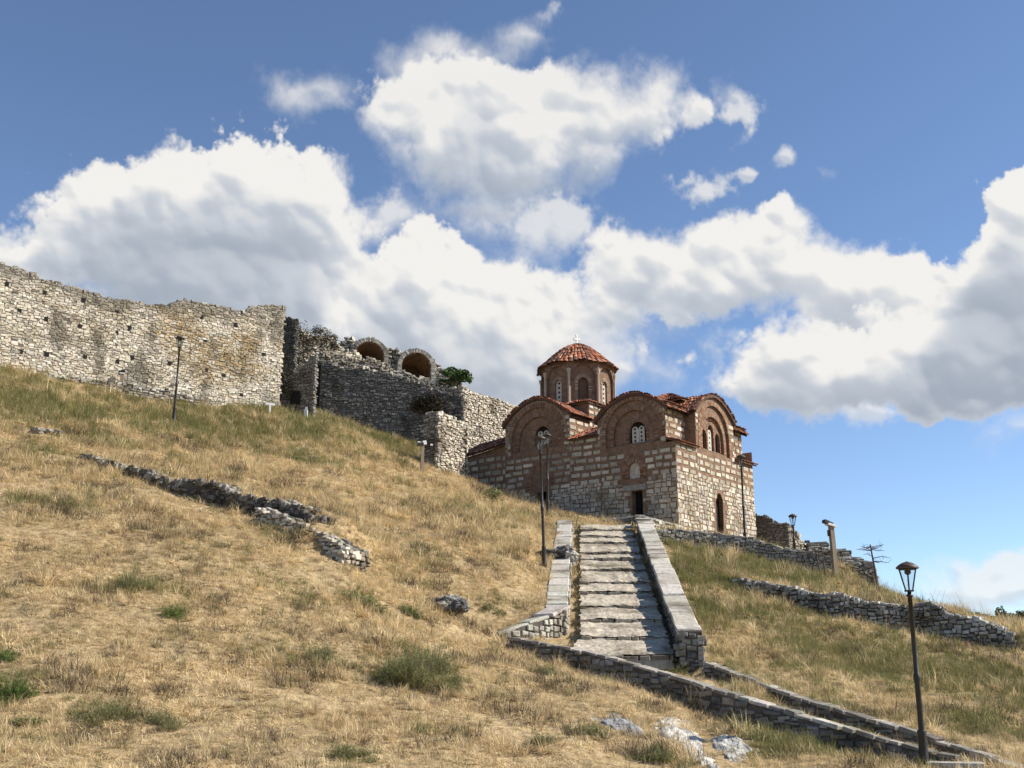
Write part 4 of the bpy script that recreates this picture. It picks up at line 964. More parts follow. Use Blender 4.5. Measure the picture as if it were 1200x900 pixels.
def ashlar(mb, fr, s0, s1, bot, top, excl=(), row=.43, lo_h=3.0, seed=1, dx=0.0, shade_tint=1.0, mi=0):
    r = random.Random(seed); h = -1.0; st_, hw, hh, sm = [], [], [], []; i = 0
    while h < 9.5:
        clo = h >= lo_h + r.uniform(-.2, .2) * 0
        rh = row * r.uniform(.88, 1.12) if clo else r.uniform(.16, .34)
        bh = rh * r.uniform(.54, .63) if clo else rh * .92
        s = s0 - r.uniform(0, .6)
        while s < s1:
            w = r.uniform(.36, .78) if clo else r.uniform(.16, .6)
            c = s + w / 2
            l, rr_ = max(c - w / 2, s0), min(c + w / 2, s1)
            if rr_ - l > .1: st_.append(((l + rr_) / 2, h + bh / 2 + r.uniform(-.02, .02) + .025 * math.sin(s * 1.7 + seed) + .015 * math.sin(s * 4.1 + i))); hw.append((rr_ - l) / 2); hh.append(bh / 2 * r.uniform(.88, 1.1)); sm.append(clo)
            s += w + (r.uniform(.10, .19) if clo else .03)
        h += rh; i += 1
    S = np.array([q[0] for q in st_]); Hh = np.array([q[1] for q in st_]); hw = np.array(hw); hh = np.array(hh); sm = np.array(sm)
    tp = np.minimum(np.array([top(q) if callable(top) else top for q in S - hw * .9]), np.array([top(q) if callable(top) else top for q in S + hw * .9]))
    bt = np.array([bot(q) if callable(bot) else bot for q in S])
    ok = (Hh + hh < tp + .02) & (Hh - hh > bt - .15)
    for e in excl: ok &= ~e(S, Hh, hw)
    S, Hh, hw, hh, sm = S[ok], Hh[ok], hw[ok], hh[ok], sm[ok]; n = len(S)
    pos = fr.pts(S, Hh, 0.0); col = pal(CLO, n, .12) * shade_tint
    # patches of pinkish and of grey stone
    gy_ = sstep(.05, .4, fbm(S * .7 + seed, Hh * .7, 3, 231))[:, None]; col = col * (1 - gy_ * .35) + np.array([.36, .34, .30]) * gy_ * .35
    irr = np.where(sm, .10, .3)
    for msk, j in ((sm, .08), (~sm, .3)):
        m = int(msk.sum())
        if m: place_stones(mb, pos[msk], np.tile(fr.t, (m, 1)), np.tile(fr.n, (m, 1)), np.tile([0, 0, 1.], (m, 1)), hw[msk], hh[msk], rng.uniform(.012, .045, m), .06, col[msk], j, mi, bev=.18)
def disc_slab(mb, fr, ar, d, rows, cols_, rad, thick=.06):
    """pierced white stone window slab: polygon with dark discs set just proud that paint the shaded round holes"""
    p = ar.poly(10); k = len(p)
    mb.add(np.array([fr.p(a, h, d) for a, h in p]), [list(range(k))], (.54, .50, .43)); 
    mb.add(np.array([fr.p(a, h, d) for a, h in p] + [fr.p(a, h, d - thick) for a, h in p]), [(i, (i + 1) % k, k + (i + 1) % k, k + i) for i in range(k)], (.55, .52, .46))
    H0, H1 = ar.hb, ar.sp + ar.rise * .8
    for i in range(rows):
        for j in range(cols_):
            x = ar.c + (j - (cols_ - 1) / 2) * (2 * ar.r / (cols_ + .1)); h = H0 + (i + .55) / rows * (H1 - H0)
            an = np.linspace(0, 2 * math.pi, 9)[:-1]; mb.add(np.array([fr.p(x + rad * math.cos(q), h + rad * math.sin(q), d + .006) for q in an]), [list(range(8))], (.01, .01, .01), 1)
def curve(pts):
    xs, ys = zip(*pts); return lambda q: float(np.interp(q, xs, ys))
G1 = [(.55, 7.2), (1.0, 7.55), (1.7, 7.95), (2.4, 8.22), (2.95, 8.28), (3.5, 8.2), (4.06, 8.02), (4.9, 7.6), (5.55, 7.0)]
G2 = [(7.68, 7.85), (8.1, 8.15), (8.64, 8.5), (9.5, 8.97), (10.3, 9.15), (11.1, 9.0), (12.2, 8.45), (12.95, 7.75)]
GR = [(2.5, 7.42), (3.0, 7.92), (3.6, 8.3), (4.2, 8.54), (4.95, 8.66), (5.7, 8.52), (6.3, 8.24), (6.9, 7.84), (7.4, 7.42)]
g1, g2, gr = curve(G1), curve(G2), curve(GR)
def ltop(s):
    if s < .64: return 5.0
    if s <= 5.55: return g1(s)
    if s < 7.68: return 6.0
    if s <= 12.95: return g2(s)
    return float(np.interp(s, [12.95, 17.3], [6.4, 5.85]))
EB = -1.2
# --- the long left wall
A1o, A1m, A1i = Arch(2.95, 2.0, 5.15, 6.05, 1.9), Arch(2.95, 1.5, 5.2, 6.0, 1.35), Arch(2.8, .62, 5.3, 6.0, .62)
A2o, A2m, A2i = Arch(10.3, 2.12, 5.75, 6.55, 2.05), Arch(10.3, 1.6, 5.8, 6.5, 1.5), Arch(10.1, .6, 6.1, 6.75, .6)
NI = Arch(2.93, .42, 3.05, 3.6, .46); NIo = Arch(2.93, .85, 3.0, 3.7, .9)
D1 = Rect(2.38, 3.15, .0, 2.3); D2 = Rect(9.45, 10.3, 1.2, 2.95); D2o = Arch(10.0, .82, 2.95, 3.85, .85)
mb = MB()
for a, b in ((0, .64), (.64, 5.55), (5.55, 7.68), (7.68, 12.95), (12.95, 17.3)):
    hl = [h for h in (A1o, A2o, NI, D1, D2) if h.sl > a - .01 and h.sr < b + .01]
    strips(mb, LF, a, b, EB, ltop, hl)
for h, d in ((A1o, -.14), (A2o, -.14), (NI, -.18), (D1, -.5), (D2, -.5)): reveal(mb, LF, h, 0, d)
for o_, m_, i_ in ((A1o, A1m, A1i), (A2o, A2m, A2i)):
    strips(mb, LF, o_.sl, o_.sr, o_.hb, o_.ht, [m_], d=-.14); reveal(mb, LF, m_, -.14, -.3); strips(mb, LF, m_.sl, m_.sr, m_.hb, m_.ht, [i_], d=-.3); reveal(mb, LF, i_, -.3, -.5)
# upper setback wall ends, side walls of the arms
def plain(mb, pts, col=(1, 1, 1)): mb.add(np.array(pts, float), [list(range(len(pts)))], col)
ex = lambda S, H, W: A1o.has(S, H, .3) | A2o.has(S, H, .3) | NIo.has(S, H, .12) | D2o.has(S, H, .25) | Rect(2.1, 3.7, 2.3, 2.68).has(S, H, .05) | ((S + W > D1.sl) & (S - W < D1.sr) & (H < 2.3)) | ((S + W > D2.sl) & (S - W < D2.sr) & (H < 3.0))
gab = lambda S, H, W: ((H > 5.2) & (S > 1.0) & (S < 5.1) & (H > A1o.ht(np.clip(S, A1o.sl, A1o.sr)) - .2)) | ((H > 6.0) & (S > 8.1) & (S < 12.5)) | ((H > 7.25) & (S > .62) & (S < 5.6)) | ((H > 7.2) & (S > 7.6) & (S < 13.0)) | ((H > 5.95) & (S > 13))
ex2 = lambda S, H, W: ex(S, H, W) | gab(S, H, W)
for a, b, sd in ((.01, 5.3, 82), (5.37, 7.68, 83), (7.69, 12.95, 84), (12.96, 17.3, 85)): ashlar(mb, LF, a, b, EB, ltop, [ex2], seed=sd, shade_tint=.92, mi=1)  # stones tinted darker on this shaded side of the church
for a, b, h0_, h1_, sd in ((.66, 1.02, 5.05, 7.2, 181), (4.98, 5.5, 5.3, 6.9, 182), (7.7, 8.12, 5.9, 7.75, 183), (12.48, 12.93, 5.7, 7.6, 184)): ashlar(mb, LF, a, b, h0_, h1_, [lambda S, H, W: A1o.has(S, H, .02) | A2o.has(S, H, .02)], seed=sd, lo_h=0, shade_tint=.92, mi=1)
mb.build('wall', [M['brick'], M['ashlar']], church)
for o_, m_, i_ in ((A1o, A1m, A1i), (A2o, A2m, A2i)):
    mb = MB(); voussoirs(mb, LF, o_, .26, 0); voussoirs(mb, LF, m_, .24, -.14); voussoirs(mb, LF, i_, .2, -.3)
    voussoirs(mb, LF, Arch(o_.c, o_.r, o_.hb, o_.sp, o_.rise), .09, 0.02, [(.36, .26, .18), (.3, .2, .14)], extra=.28, step=.16)
    mb.build('brick_arch', M['plain'], church)
mb = MB(); voussoirs(mb, LF, NIo, .2, 0, extra=-.2); voussoirs(mb, LF, NI, .2, 0); mb.build('niche_arch', M['plain'], church)
mb = MB(); voussoirs(mb, LF, D2o, .24, 0); mb.build('door_arch', M['plain'], church)
mb = MB(); mb.box(LF.p(2.92, 2.49, .0), .06, .78, .17, col=(.36, .34, .30)); mb.build('lintel', M['stone_dark'], church)
mb = MB(); plain(mb, [LF.p(a, h, -.17) for a, h in NI.poly()]); mb.build('niche_panel', M['plaster'], church)
for D in (D1, D2):
    mb = MB(); plain(mb, [LF.p(a, h, -.45) for a, h in D.poly()]); 
    for q in (.5,): mb.box(LF.p((D.sl + D.sr) / 2, (D.hb + D.h1) / 2, -.43), .02, .02, (D.h1 - D.hb) / 2)
    mb.build('door', M['void'], church)  # black sheet paints the dark of the door opening
mb = MB(); plain(mb, [LF.p(a, h, -.16) for a, h in [(9.25, 2.97), (9.25, 3.9), (10.0, 4.65), (10.75, 3.9), (10.75, 2.97)]]); 
def window(fr, lights, d, rows, cols_, rad, name='window'):
    mb = MB(); 
    for ar in lights: disc_slab(mb, fr, ar, d, rows, cols_, rad)
    o = mb.build(name, [M['plain'], M['void']], church); return o
def backing(fr, ar, d):
    mb = MB(); plain(mb, [fr.p(a, h, d) for a, h in ar.poly()]); return mb
backing(LF, A1i, -.48).build('window_recess', M['void'], church); backing(LF, A2i, -.48).build('window_recess', M['void'], church)
window(LF, [Arch(2.57, .21, 5.3, 6.12, .22), Arch(3.04, .21, 5.3, 6.12, .22)], -.4, 4, 1, .075)
mb = MB(); mb.box(LF.p(2.8, 5.72, -.4), .05, .06, .42, col=(.6, .57, .5)); mb.build('mullion', M['plain'], church)
window(LF, [Arch(9.85, .2, 6.12, 6.85, .2), Arch(10.33, .2, 6.12, 6.85, .2)], -.4, 4, 1, .07)

# --- right (sunlit) face
A3o, A3m = Arch(4.9, 1.85, 4.95, 6.15, 1.9), Arch(4.9, 1.36, 5.1, 6.0, 1.36)
L3 = [Arch(4.05, .3, 5.2, 6.1, .35), Arch(4.9, .36, 5.2, 6.45, .42), Arch(5.75, .3, 5.2, 6.1, .35)]
WR = Arch(5.1, .46, .05, 1.95, .56)
def rtop(t): return 5.0 if (t < 2.5 or t > 7.4) else gr(t)
mb = MB()
strips(mb, RF, 0, 2.5, EB, 5.0); strips(mb, RF, 7.4, 9.9, EB, 5.0); strips(mb, RF, 2.5, 7.4, EB, rtop, [A3o, WR])
reveal(mb, RF, A3o, 0, -.14); strips(mb, RF, A3o.sl, A3o.sr, A3o.hb, A3o.ht, [A3m], d=-.14); reveal(mb, RF, A3m, -.14, -.3); strips(mb, RF, A3m.sl, A3m.sr, A3m.hb, A3m.ht, L3, d=-.3)
for l in L3: reveal(mb, RF, l, -.3, -.5)
reveal(mb, RF, WR, 0, -.3, (.7, .7, .7))  # reveal tinted darker to paint shade inside the opening
exr = lambda S, H, W: A3o.has(S, H, .28) | ((S + W > WR.sl - .2) & (S - W < WR.sr + .2) & (H < WR.ht(np.clip(S, WR.sl, WR.sr)) + .25)) | ((H > 7.2) & (S > 2.4) & (S < 7.5)) | ((H > 5.1) & (H > A3o.ht(np.clip(S, A3o.sl, A3o.sr)) - .3) & (S > 3.3) & (S < 6.5))
ashlar(mb, RF, .01, 2.5, EB, rtop, [exr], seed=91, lo_h=3.1, mi=1); ashlar(mb, RF, 2.5, 7.4, EB, rtop, [exr], seed=92, lo_h=3.1, mi=1); ashlar(mb, RF, 7.4, 9.9, EB, rtop, [exr], seed=93, lo_h=3.1, mi=1)
mb.build('wall', [M['brick'], M['ashlar']], church); mb = MB()
UF = Frame((0, .7, 0), (1, 0, 0), (0, -1, 0))
strips(mb, UF, 0, 2.52, 4.9, 7.45); strips(mb, UF, 7.38, 9.9, 4.9, 7.45)
for t in (2.5, 7.4): plain(mb, [(t, 0, 5), (t, .75, 5), (t, .75, 7.42), (t, 0, 7.42)])
SF1 = Frame((0, 7.68, 0), (1, 0, 0), (0, -1, 0)); strips(mb, SF1, 0, 2.3, 5.6, 7.85)          # lit side of the left gable arm
SF2 = Frame((0, 5.55, 0), (1, 0, 0), (0, 1, 0)); strips(mb, SF2, 0, 9.9, 5.6, 7.0)
plain(mb, [(0, 12.95, 5.8), (2.3, 12.95, 5.8), (2.3, 12.95, 7.75), (0, 12.95, 7.75)])
plain(mb, [(9.9, 0, EB), (9.9, 17.3, EB), (9.9, 17.3, 5.85), (9.9, 0, 5.85)]); plain(mb, [(0, 17.3, EB), (9.9, 17.3, EB), (9.9, 17.3, 5.85), (0, 17.3, 5.85)]); plain(mb, [(9.9, .7, 5), (9.9, 5.5, 5), (9.9, 5.5, 7.4), (9.9, .7, 7.4)])
# nave block and square base of the drum
for x0, x1, y0, y1, z0, z1 in ((2.25, 7.65, 7.72, 13.28, 5.5, 9.0),):
    for fr_, w in ((Frame((x0, y0, 0), (0, 1, 0), (-1, 0, 0)), y1 - y0), (Frame((x0, y0, 0), (1, 0, 0), (0, -1, 0)), x1 - x0), (Frame((x1, y0, 0), (0, 1, 0), (1, 0, 0)), y1 - y0), (Frame((x0, y1, 0), (1, 0, 0), (0, 1, 0)), x1 - x0)): strips(mb, fr_, 0, w, z0, z1)
mb.build('brick_wall', M['brick'], church)
mb = MB()
ashlar(mb, UF, .01, 2.42, 5.2, 7.3, [], seed=94, lo_h=0); mb.build('upper_wall', M['ashlar'], church); mb = MB(); ashlar(mb, UF, 7.48, 9.9, 5.2, 7.3, [], seed=95, lo_h=0); mb.build('upper_wall', M['ashlar'], church); mb = MB()
ashlar(mb, SF1, 0, 2.25, 6.1, 7.7, [], seed=96, lo_h=0); mb.build('gable_side_wall', M['ashlar'], church); mb = MB()
ashlar(mb, Frame((2.25, 7.72, 0), (1, 0, 0), (0, -1, 0)), 0, 5.3, 7.3, 8.9, [], seed=97, lo_h=0)
mb.build('drum_base_wall', M['ashlar'], church)
mb = MB(); voussoirs(mb, RF, A3o, .26, 0, [(.36, .2, .13), (.3, .16, .1), (.42, .27, .18)]); voussoirs(mb, RF, A3m, .24, -.14, [(.36, .2, .13), (.3, .16, .1), (.42, .27, .18)]); mb.build('brick_arch', M['plain'], church); mb = MB(); voussoirs(mb, RF, WR, .2, 0, [(.4, .24, .17), (.34, .19, .13), (.5, .38, .28)], legs=False); mb.build('window_arch', M['plain'], church)  # brighter brick tints paint the sunlit side, darker ones the shaded left wall
for l in L3: mb = MB(); voussoirs(mb, RF, l, .16, -.3, [(.36, .2, .13), (.3, .16, .1)]); mb.build('window_arch', M['plain'], church)
for l in L3:
    if l.r > .33: disc = window(RF, [Arch(l.c - .03, .22, l.hb, 6.3, .25)], -.36, 4, 1, .07)
    backing(RF, l, -.49).build('window_recess', M['void'], church)
backing(RF, WR, -.28).build('window', M['void'], church)

# --- tiled roofs
def tiles(mb, Pfn, ncol, rows, Ltot, w, hgt=.075, ln=None, seed=1, cols=TERRA, over=.12):
    """Pfn(c, l) -> point, side, down, normal for column position c (0..1) and length l along the slope"""
    r = random.Random(seed); V, Fc, C = [], [], []
    step = Ltot / rows
    for c in range(ncol):
        for k in range(rows):
            l1 = Ltot - k * step; l0 = max(l1 - step - over, 0)
            ju = r.uniform(-.12, .12) / ncol
            p0, s0, n0, f0 = Pfn((c + .5) / ncol + ju, l0); p1, s1, n1, f1 = Pfn((c + .5) / ncol + ju + r.uniform(-.08, .08) / ncol, l1 + (r.uniform(-.02, .05) if k == 0 else 0))
            base = len(V); hh = hgt * r.uniform(.8, 1.25)
            lift = r.uniform(.0, .03) + .02
            for p, s_, nn, wf, e in ((p0, s0, n0, .42 * f0, .0), (p1, s1, n1, .53 * f1, lift)):
                for a in (math.pi, math.pi * .75, math.pi * .5, math.pi * .25, 0):
                    V.append(p + s_ * (math.cos(a) * w * wf) + nn * (math.sin(a) * hh + e))
            b = base; col = np.array(r.choice(cols)) * r.uniform(.8, 1.2)
            for i in range(4): Fc.append((b + i, b + i + 1, b + 6 + i, b + 5 + i)); C.append(col)
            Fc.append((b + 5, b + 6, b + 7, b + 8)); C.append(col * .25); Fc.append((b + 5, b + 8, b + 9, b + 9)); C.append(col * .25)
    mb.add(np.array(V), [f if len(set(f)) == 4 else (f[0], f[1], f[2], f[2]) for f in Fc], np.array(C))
def profile_roof(prof, t0, t1, axis_, name, seed, split=None, tw=.2, sheet=True, rake=(True, True), lift=.06):
    """barrel or gable roof: prof = [(s, h)..] across, extruded from t0 to t1 along the other axis. axis_='x' : extrude along x (t), profile in y"""
    def pt(t, s, h): return np.array([t, s, h]) if axis_ == 'x' else np.array([s, t, h])
    pr = np.array(prof); top = int(np.argmax(pr[:, 1])); mb = MB()
    n = len(pr)
    V = np.array([pt(t0, s, h + lift) for s, h in pr] + [pt(t1, s, h + lift) for s, h in pr]); mb.add(V, [(i, i + 1, n + i + 1, n + i) for i in range(n - 1)], (.10, .06, .04))
    V = np.array([pt(t0, s, h - .1) for s, h in pr] + [pt(t1, s, h - .1) for s, h in pr]); mb.add(V, [(i, i + 1, n + i + 1, n + i) for i in range(n - 1)], (.10, .07, .05))
    for t in (t0, t1):
        V = np.array([pt(t, s, h - .1) for s, h in pr] + [pt(t, s, h + lift) for s, h in pr]); mb.add(V, [(i, i + 1, n + i + 1, n + i) for i in range(n - 1)], (.12, .07, .05))
    for half, sg in ((pr[top:], 1), (pr[:top + 1][::-1], -1)):
        if len(half) < 2: continue
        d = np.diff(half, axis=0); sl = np.hypot(d[:, 0], d[:, 1]); L = np.concatenate([[0], np.cumsum(sl)]); tot = L[-1]
        if tot < .3: continue
        def Pfn(c, l, half=half, L=L, d=d, tot=tot):
            t = t0 + (t1 - t0) * c; k = int(np.clip(np.searchsorted(L, l) - 1, 0, len(d) - 1)); f = (l - L[k]) / (L[k + 1] - L[k])
            s, h = half[k] + d[k] * f; nd = np.array([-d[k][1], d[k][0]]); nd /= np.linalg.norm(nd); nd = nd * (1 if nd[1] > 0 else -1)
            return pt(t, s, h + lift), pt(1, 0, 0), pt(0, nd[0], nd[1]), 1.0
        tiles(mb, Pfn, max(2, int(abs(t1 - t0) / tw)), max(1, int(round(tot / .36))), tot + .1, tw, seed=seed)
    # rake tiles laid across the verge, their open ends showing along the gable
    for t, on in ((t0, rake[0]), (t1, rake[1])):
        if not on: continue
        s_all = np.hypot(*np.diff(pr, axis=0).T); L = np.concatenate([[0], np.cumsum(s_all)]); tot = L[-1]; out = -1 if t == t0 else 1
        def Pr(c, l, t=t, out=out):
            q = np.clip(c, 0, 1) * tot; k = int(np.clip(np.searchsorted(L, q) - 1, 0, len(pr) - 2)); f = (q - L[k]) / s_all[k]; d = pr[k + 1] - pr[k]; s, h = pr[k] + d * f; d = d / np.linalg.norm(d); nd = np.array([-d[1], d[0]]); nd *= 1 if nd[1] > 0 else -1
            return pt(t - out * .25 + out * l, s, h + lift + .05), pt(0, d[0], d[1]), pt(0, nd[0], nd[1]), 1.0
        tiles(mb, Pr, max(3, int(tot / .19)), 1, .30, .19, hgt=.06, seed=seed + 50)
    return mb.build(name, M['tile'], church)
def ext(prof, d=.22):
    a, b = np.array(prof[0]), np.array(prof[1]); e = (a - b) / np.linalg.norm(a - b); c, f = np.array(prof[-1]), np.array(prof[-2]); g = (c - f) / np.linalg.norm(c - f)
    return [tuple(a + e * d)] + list(prof) + [tuple(c + g * d)]
profile_roof(ext(G1), -.16, 10.1, 'x', 'roof', 1)
profile_roof(ext(GR), -.16, 3.0, 'y', 'roof', 2, rake=(True, False))
profile_roof(ext(G2, .2), -.16, 2.4, 'x', 'roof', 3, rake=(True, False))
profile_roof(ext(G2, .2), 7.6, 10.1, 'x', 'roof', 4, rake=(False, True))
def shed(p00, p10, p01, p11, name, seed, tw=.2, mb=None):
    """quad roof: p00,p10 along the ridge side, p01,p11 along the eave"""
    p00, p10, p01, p11 = map(lambda q: np.array(q, float), (p00, p10, p01, p11)); own = mb is None; mb = mb or MB()
    nn = np.cross(p10 - p00, p01 - p00); nn /= np.linalg.norm(nn); nn *= 1 if nn[2] > 0 else -1
    mb.quad([p00, p10, p11, p01], (.1, .06, .04)); q = np.array([0, 0, -.1]); mb.quad([p00 + q, p10 + q, p11 + q, p01 + q], (.1, .07, .05)); mb.quad([p01, p11, p11 + q, p01 + q], (.14, .08, .05)); mb.quad([p00, p01, p01 + q, p00 + q], (.14, .08, .05)); mb.quad([p10, p11, p11 + q, p10 + q], (.14, .08, .05))
    tot = (np.linalg.norm(p01 - p00) + np.linalg.norm(p11 - p10)) / 2; wid = np.linalg.norm(p11 - p01)
    def Pfn(c, l):
        f = l / tot; a = p00 + (p01 - p00) * f; b = p10 + (p11 - p10) * f; sd = (p11 - p01) / wid
        return a + (b - a) * c, sd, nn, max(.12, np.linalg.norm(b - a) / wid)
    tiles(mb, Pfn, max(2, int(round(wid / tw))), max(1, int(round(tot / .36))), tot + .06, tw, seed=seed)
    if own: return mb.build(name, M['tile'], church)
shed((-.02, .72, 5.32), (2.44, .72, 5.32), (-.18, -.2, 4.98), (2.5, -.2, 4.98), 'cornice_roof', 5)
shed((7.46, .72, 5.32), (9.92, .72, 5.32), (7.4, -.2, 4.98), (10.1, -.2, 4.98), 'cornice_roof', 6)
shed((-.1, 1.6, 7.85), (2.5, 1.6, 7.85), (-.16, .42, 7.42), (2.45, .42, 7.42), 'eave_roof', 7)
shed((7.4, 1.6, 7.85), (10.1, 1.6, 7.85), (7.45, .42, 7.42), (10.1, .42, 7.42), 'eave_roof', 8)
shed((2.3, 5.5, 7.2), (2.3, 7.7, 7.2), (-.22, 5.5, 6.02), (-.22, 7.7, 6.02), 'recess_roof', 9)
shed((2.6, 12.9, 7.7), (2.6, 17.4, 7.4), (-.22, 12.95, 6.42), (-.22, 17.45, 5.88), 'aisle_roof', 10)
shed((7.4, 12.9, 7.7), (7.4, 17.4, 7.4), (10.1, 12.95, 6.42), (10.1, 17.45, 5.88), 'aisle_roof', 12)
mb = MB(); plain(mb, [(2.6, 12.9, 7.68), (2.6, 17.4, 7.38), (7.4, 17.4, 7.38), (7.4, 12.9, 7.68)], (.2, .1, .07)); mb.build('nave_roof', M['tile'], church)
# low hipped roof over the crossing of the front block
mb = MB(); ap = (4.95, 3.2, 9.35); hb = 8.3; q = [(2.7, 1.0), (7.2, 1.0), (7.2, 5.4), (2.7, 5.4)]
for i in range(4):
    a, b = q[i], q[(i + 1) % 4]; e = .12; m_ = np.array(ap)
    shed(m_ + (np.array([a[0], a[1], hb]) - m_) * .06, m_ + (np.array([b[0], b[1], hb]) - m_) * .06, (a[0], a[1], hb), (b[0], b[1], hb), '', 20 + i, mb=mb)
mb.build('roof', M['tile'], church)

# --- drum and dome
DC = np.array([4.95, 10.5]); DR = 2.44; H0, H1 = 8.95, 12.15
mb = MB(); bq = 2.78
for i in range(4):
    c_ = [(-bq - .15, -bq - .15), (bq + .15, -bq - .15), (bq + .15, bq + .15), (-bq - .15, bq + .15)]; a, b = c_[i], c_[(i + 1) % 4]; k = .82
    shed((DC[0] + a[0] * k, DC[1] + a[1] * k, 9.28), (DC[0] + b[0] * k, DC[1] + b[1] * k, 9.28), (DC[0] + a[0], DC[1] + a[1], 8.98), (DC[0] + b[0], DC[1] + b[1], 8.98), '', 30 + i, mb=mb)
mb.build('drum_base_roof', M['tile'], church)
drum = MB(); arcs = MB(); cols_ = MB()
win_jobs = []; col_jobs = []; arc_jobs = []
hwf = DR * math.tan(R(22.5)); ap_ = DR
for k in range(8):
    a = R(45 * k); n_ = np.array([math.cos(a), math.sin(a), 0]); t_ = np.array([-math.sin(a), math.cos(a), 0])
    fr = Frame(np.array([DC[0], DC[1], 0]) + n_ * ap_ * .985 - t_ * 0, t_, n_)
    hw_ = hwf * .985
    blind = k % 2 == 1
    Ao = Arch(0, hw_ - .17, 9.05, 11.05, .95); Ai = Arch(0, .36 if blind else .27, 9.35, 10.75, .36 if blind else .28)
    strips(drum, fr, -hw_, hw_, H0 - .3, H1, [Ao]); reveal(drum, fr, Ao, 0, -.14); strips(drum, fr, Ao.sl, Ao.sr, Ao.hb, Ao.ht, [Ai], d=-.14); reveal(drum, fr, Ai, -.14, -.34)
    if blind: plain(drum, [fr.p(x, h, -.33) for x, h in Ai.poly()], (.7, .7, .7))
    arcs = MB(); arc_jobs.append(arcs); voussoirs(arcs, fr, Ao, .13, 0, legs=False, step=.1, thick=.04); voussoirs(arcs, fr, Ai, .22, -.14, [(.34, .22, .14), (.28, .17, .11), (.42, .33, .24)], legs=blind)
    if not blind: win_jobs.append((fr, Arch(0, .25, 9.35, 10.75, .26)))
    ca = a + R(22.5); rr_ = DR / math.cos(R(22.5)) * .985
    cols_ = MB(); cols_.lathe([(.1, H0 - .2), (.085, 9.2), (.085, 11.3), (.15, 11.5), (.16, 11.65)], (DC[0] + rr_ * math.cos(ca), DC[1] + rr_ * math.sin(ca), 0), 8, (.48, .40, .32)); col_jobs.append(cols_)
dr = drum.build('drum', M['brick'], church); [q.build('brick_arch', M['plain'], dr) for q in arc_jobs]; [q.build('corner_column', M['plain'], dr) for q in col_jobs]
for fr, ar in win_jobs:
    mb = MB(); disc_slab(mb, fr, ar, -.24, 5, 1, .085); mb.build('window', [M['plain'], M['void']], dr)
mb = MB(); Re = 2.78; prof = [(0.0, 14.0), (.42, 13.93), (.95, 13.68), (1.6, 13.18), (2.25, 12.58), (Re, 12.12)]
pr = np.array(prof); d = np.diff(pr, axis=0); sl = np.hypot(d[:, 0], d[:, 1]); Lp = np.concatenate([[0], np.cumsum(sl)]); tot = Lp[-1]
mb.lathe([(r_, h + .0) for r_, h in prof[1:]], (DC[0], DC[1], 0), 32, (.1, .06, .04)); mb.lathe([(DR * .96, 12.05), (DR * 1.06, 12.08), (Re - .1, 12.13), (Re, 12.14)], (DC[0], DC[1], 0), 32, (.16, .10, .07))
def octr(c):  # eave swells a little over each face
    a = c * 2 * math.pi; m_ = (a / R(45) + .5) % 1.0 - .5; return 1 / math.cos(m_ * R(45)) * .965 + .0
for (la, lb, nc, sd) in ((0.02, tot * .42, 26, 41), (tot * .40, tot, 50, 42)):
    def Pd(c, l, la=la, lb=lb, nc=nc):
        l = la + l; k = int(np.clip(np.searchsorted(Lp, l) - 1, 0, len(d) - 1)); f = min((l - Lp[k]) / sl[k], 1.15); r_, h = pr[k] + d[k] * f; a = 2 * math.pi * c; rr = r_ * octr(c % 1.0)
        nd = np.array([-d[k][1], d[k][0]]); nd /= np.linalg.norm(nd); nd *= 1 if nd[1] > 0 else -1
        o = np.array([math.cos(a), math.sin(a), 0]); s_ = np.array([-math.sin(a), math.cos(a), 0])
        dip = .10 * math.cos(8 * a) * (r_ / Re) ** 2
        return np.array([DC[0], DC[1], h + dip + .01]) + o * rr, s_, o * nd[0] + np.array([0, 0, nd[1]]), max(.25, 2 * math.pi * rr / nc / .36)
    tiles(mb, Pd, nc, max(2, int(round((lb - la) / .4))), lb - la, .36, hgt=.09, seed=sd)
dome = mb.build('dome_roof', M['tile'], church)
mb = MB(); c0 = np.array([DC[0], DC[1], 13.9]); tx = np.array([.92, -.38, 0]); ty = np.array([.38, .92, 0])
mb.box(c0 + [0, 0, .40], .06, .055, .46, tx, ty, col=(.8, .79, .76)); mb.box(c0 + [0, 0, .56], .24, .06, .055, tx, ty, col=(.8, .79, .76))
for q in (-.21, .21): mb.box(c0 + tx * q + [0, 0, .56], .04, .042, .08, tx, ty, col=(.8, .79, .76))
mb.box(c0 + [0, 0, .87], .08, .042, .035, tx, ty, col=(.8, .79, .76)); mb.lathe([(.14, -.05), (.1, .02), (.06, .06)], c0, 10, (.7, .68, .64)); mb.build('cross', M['white'], church)

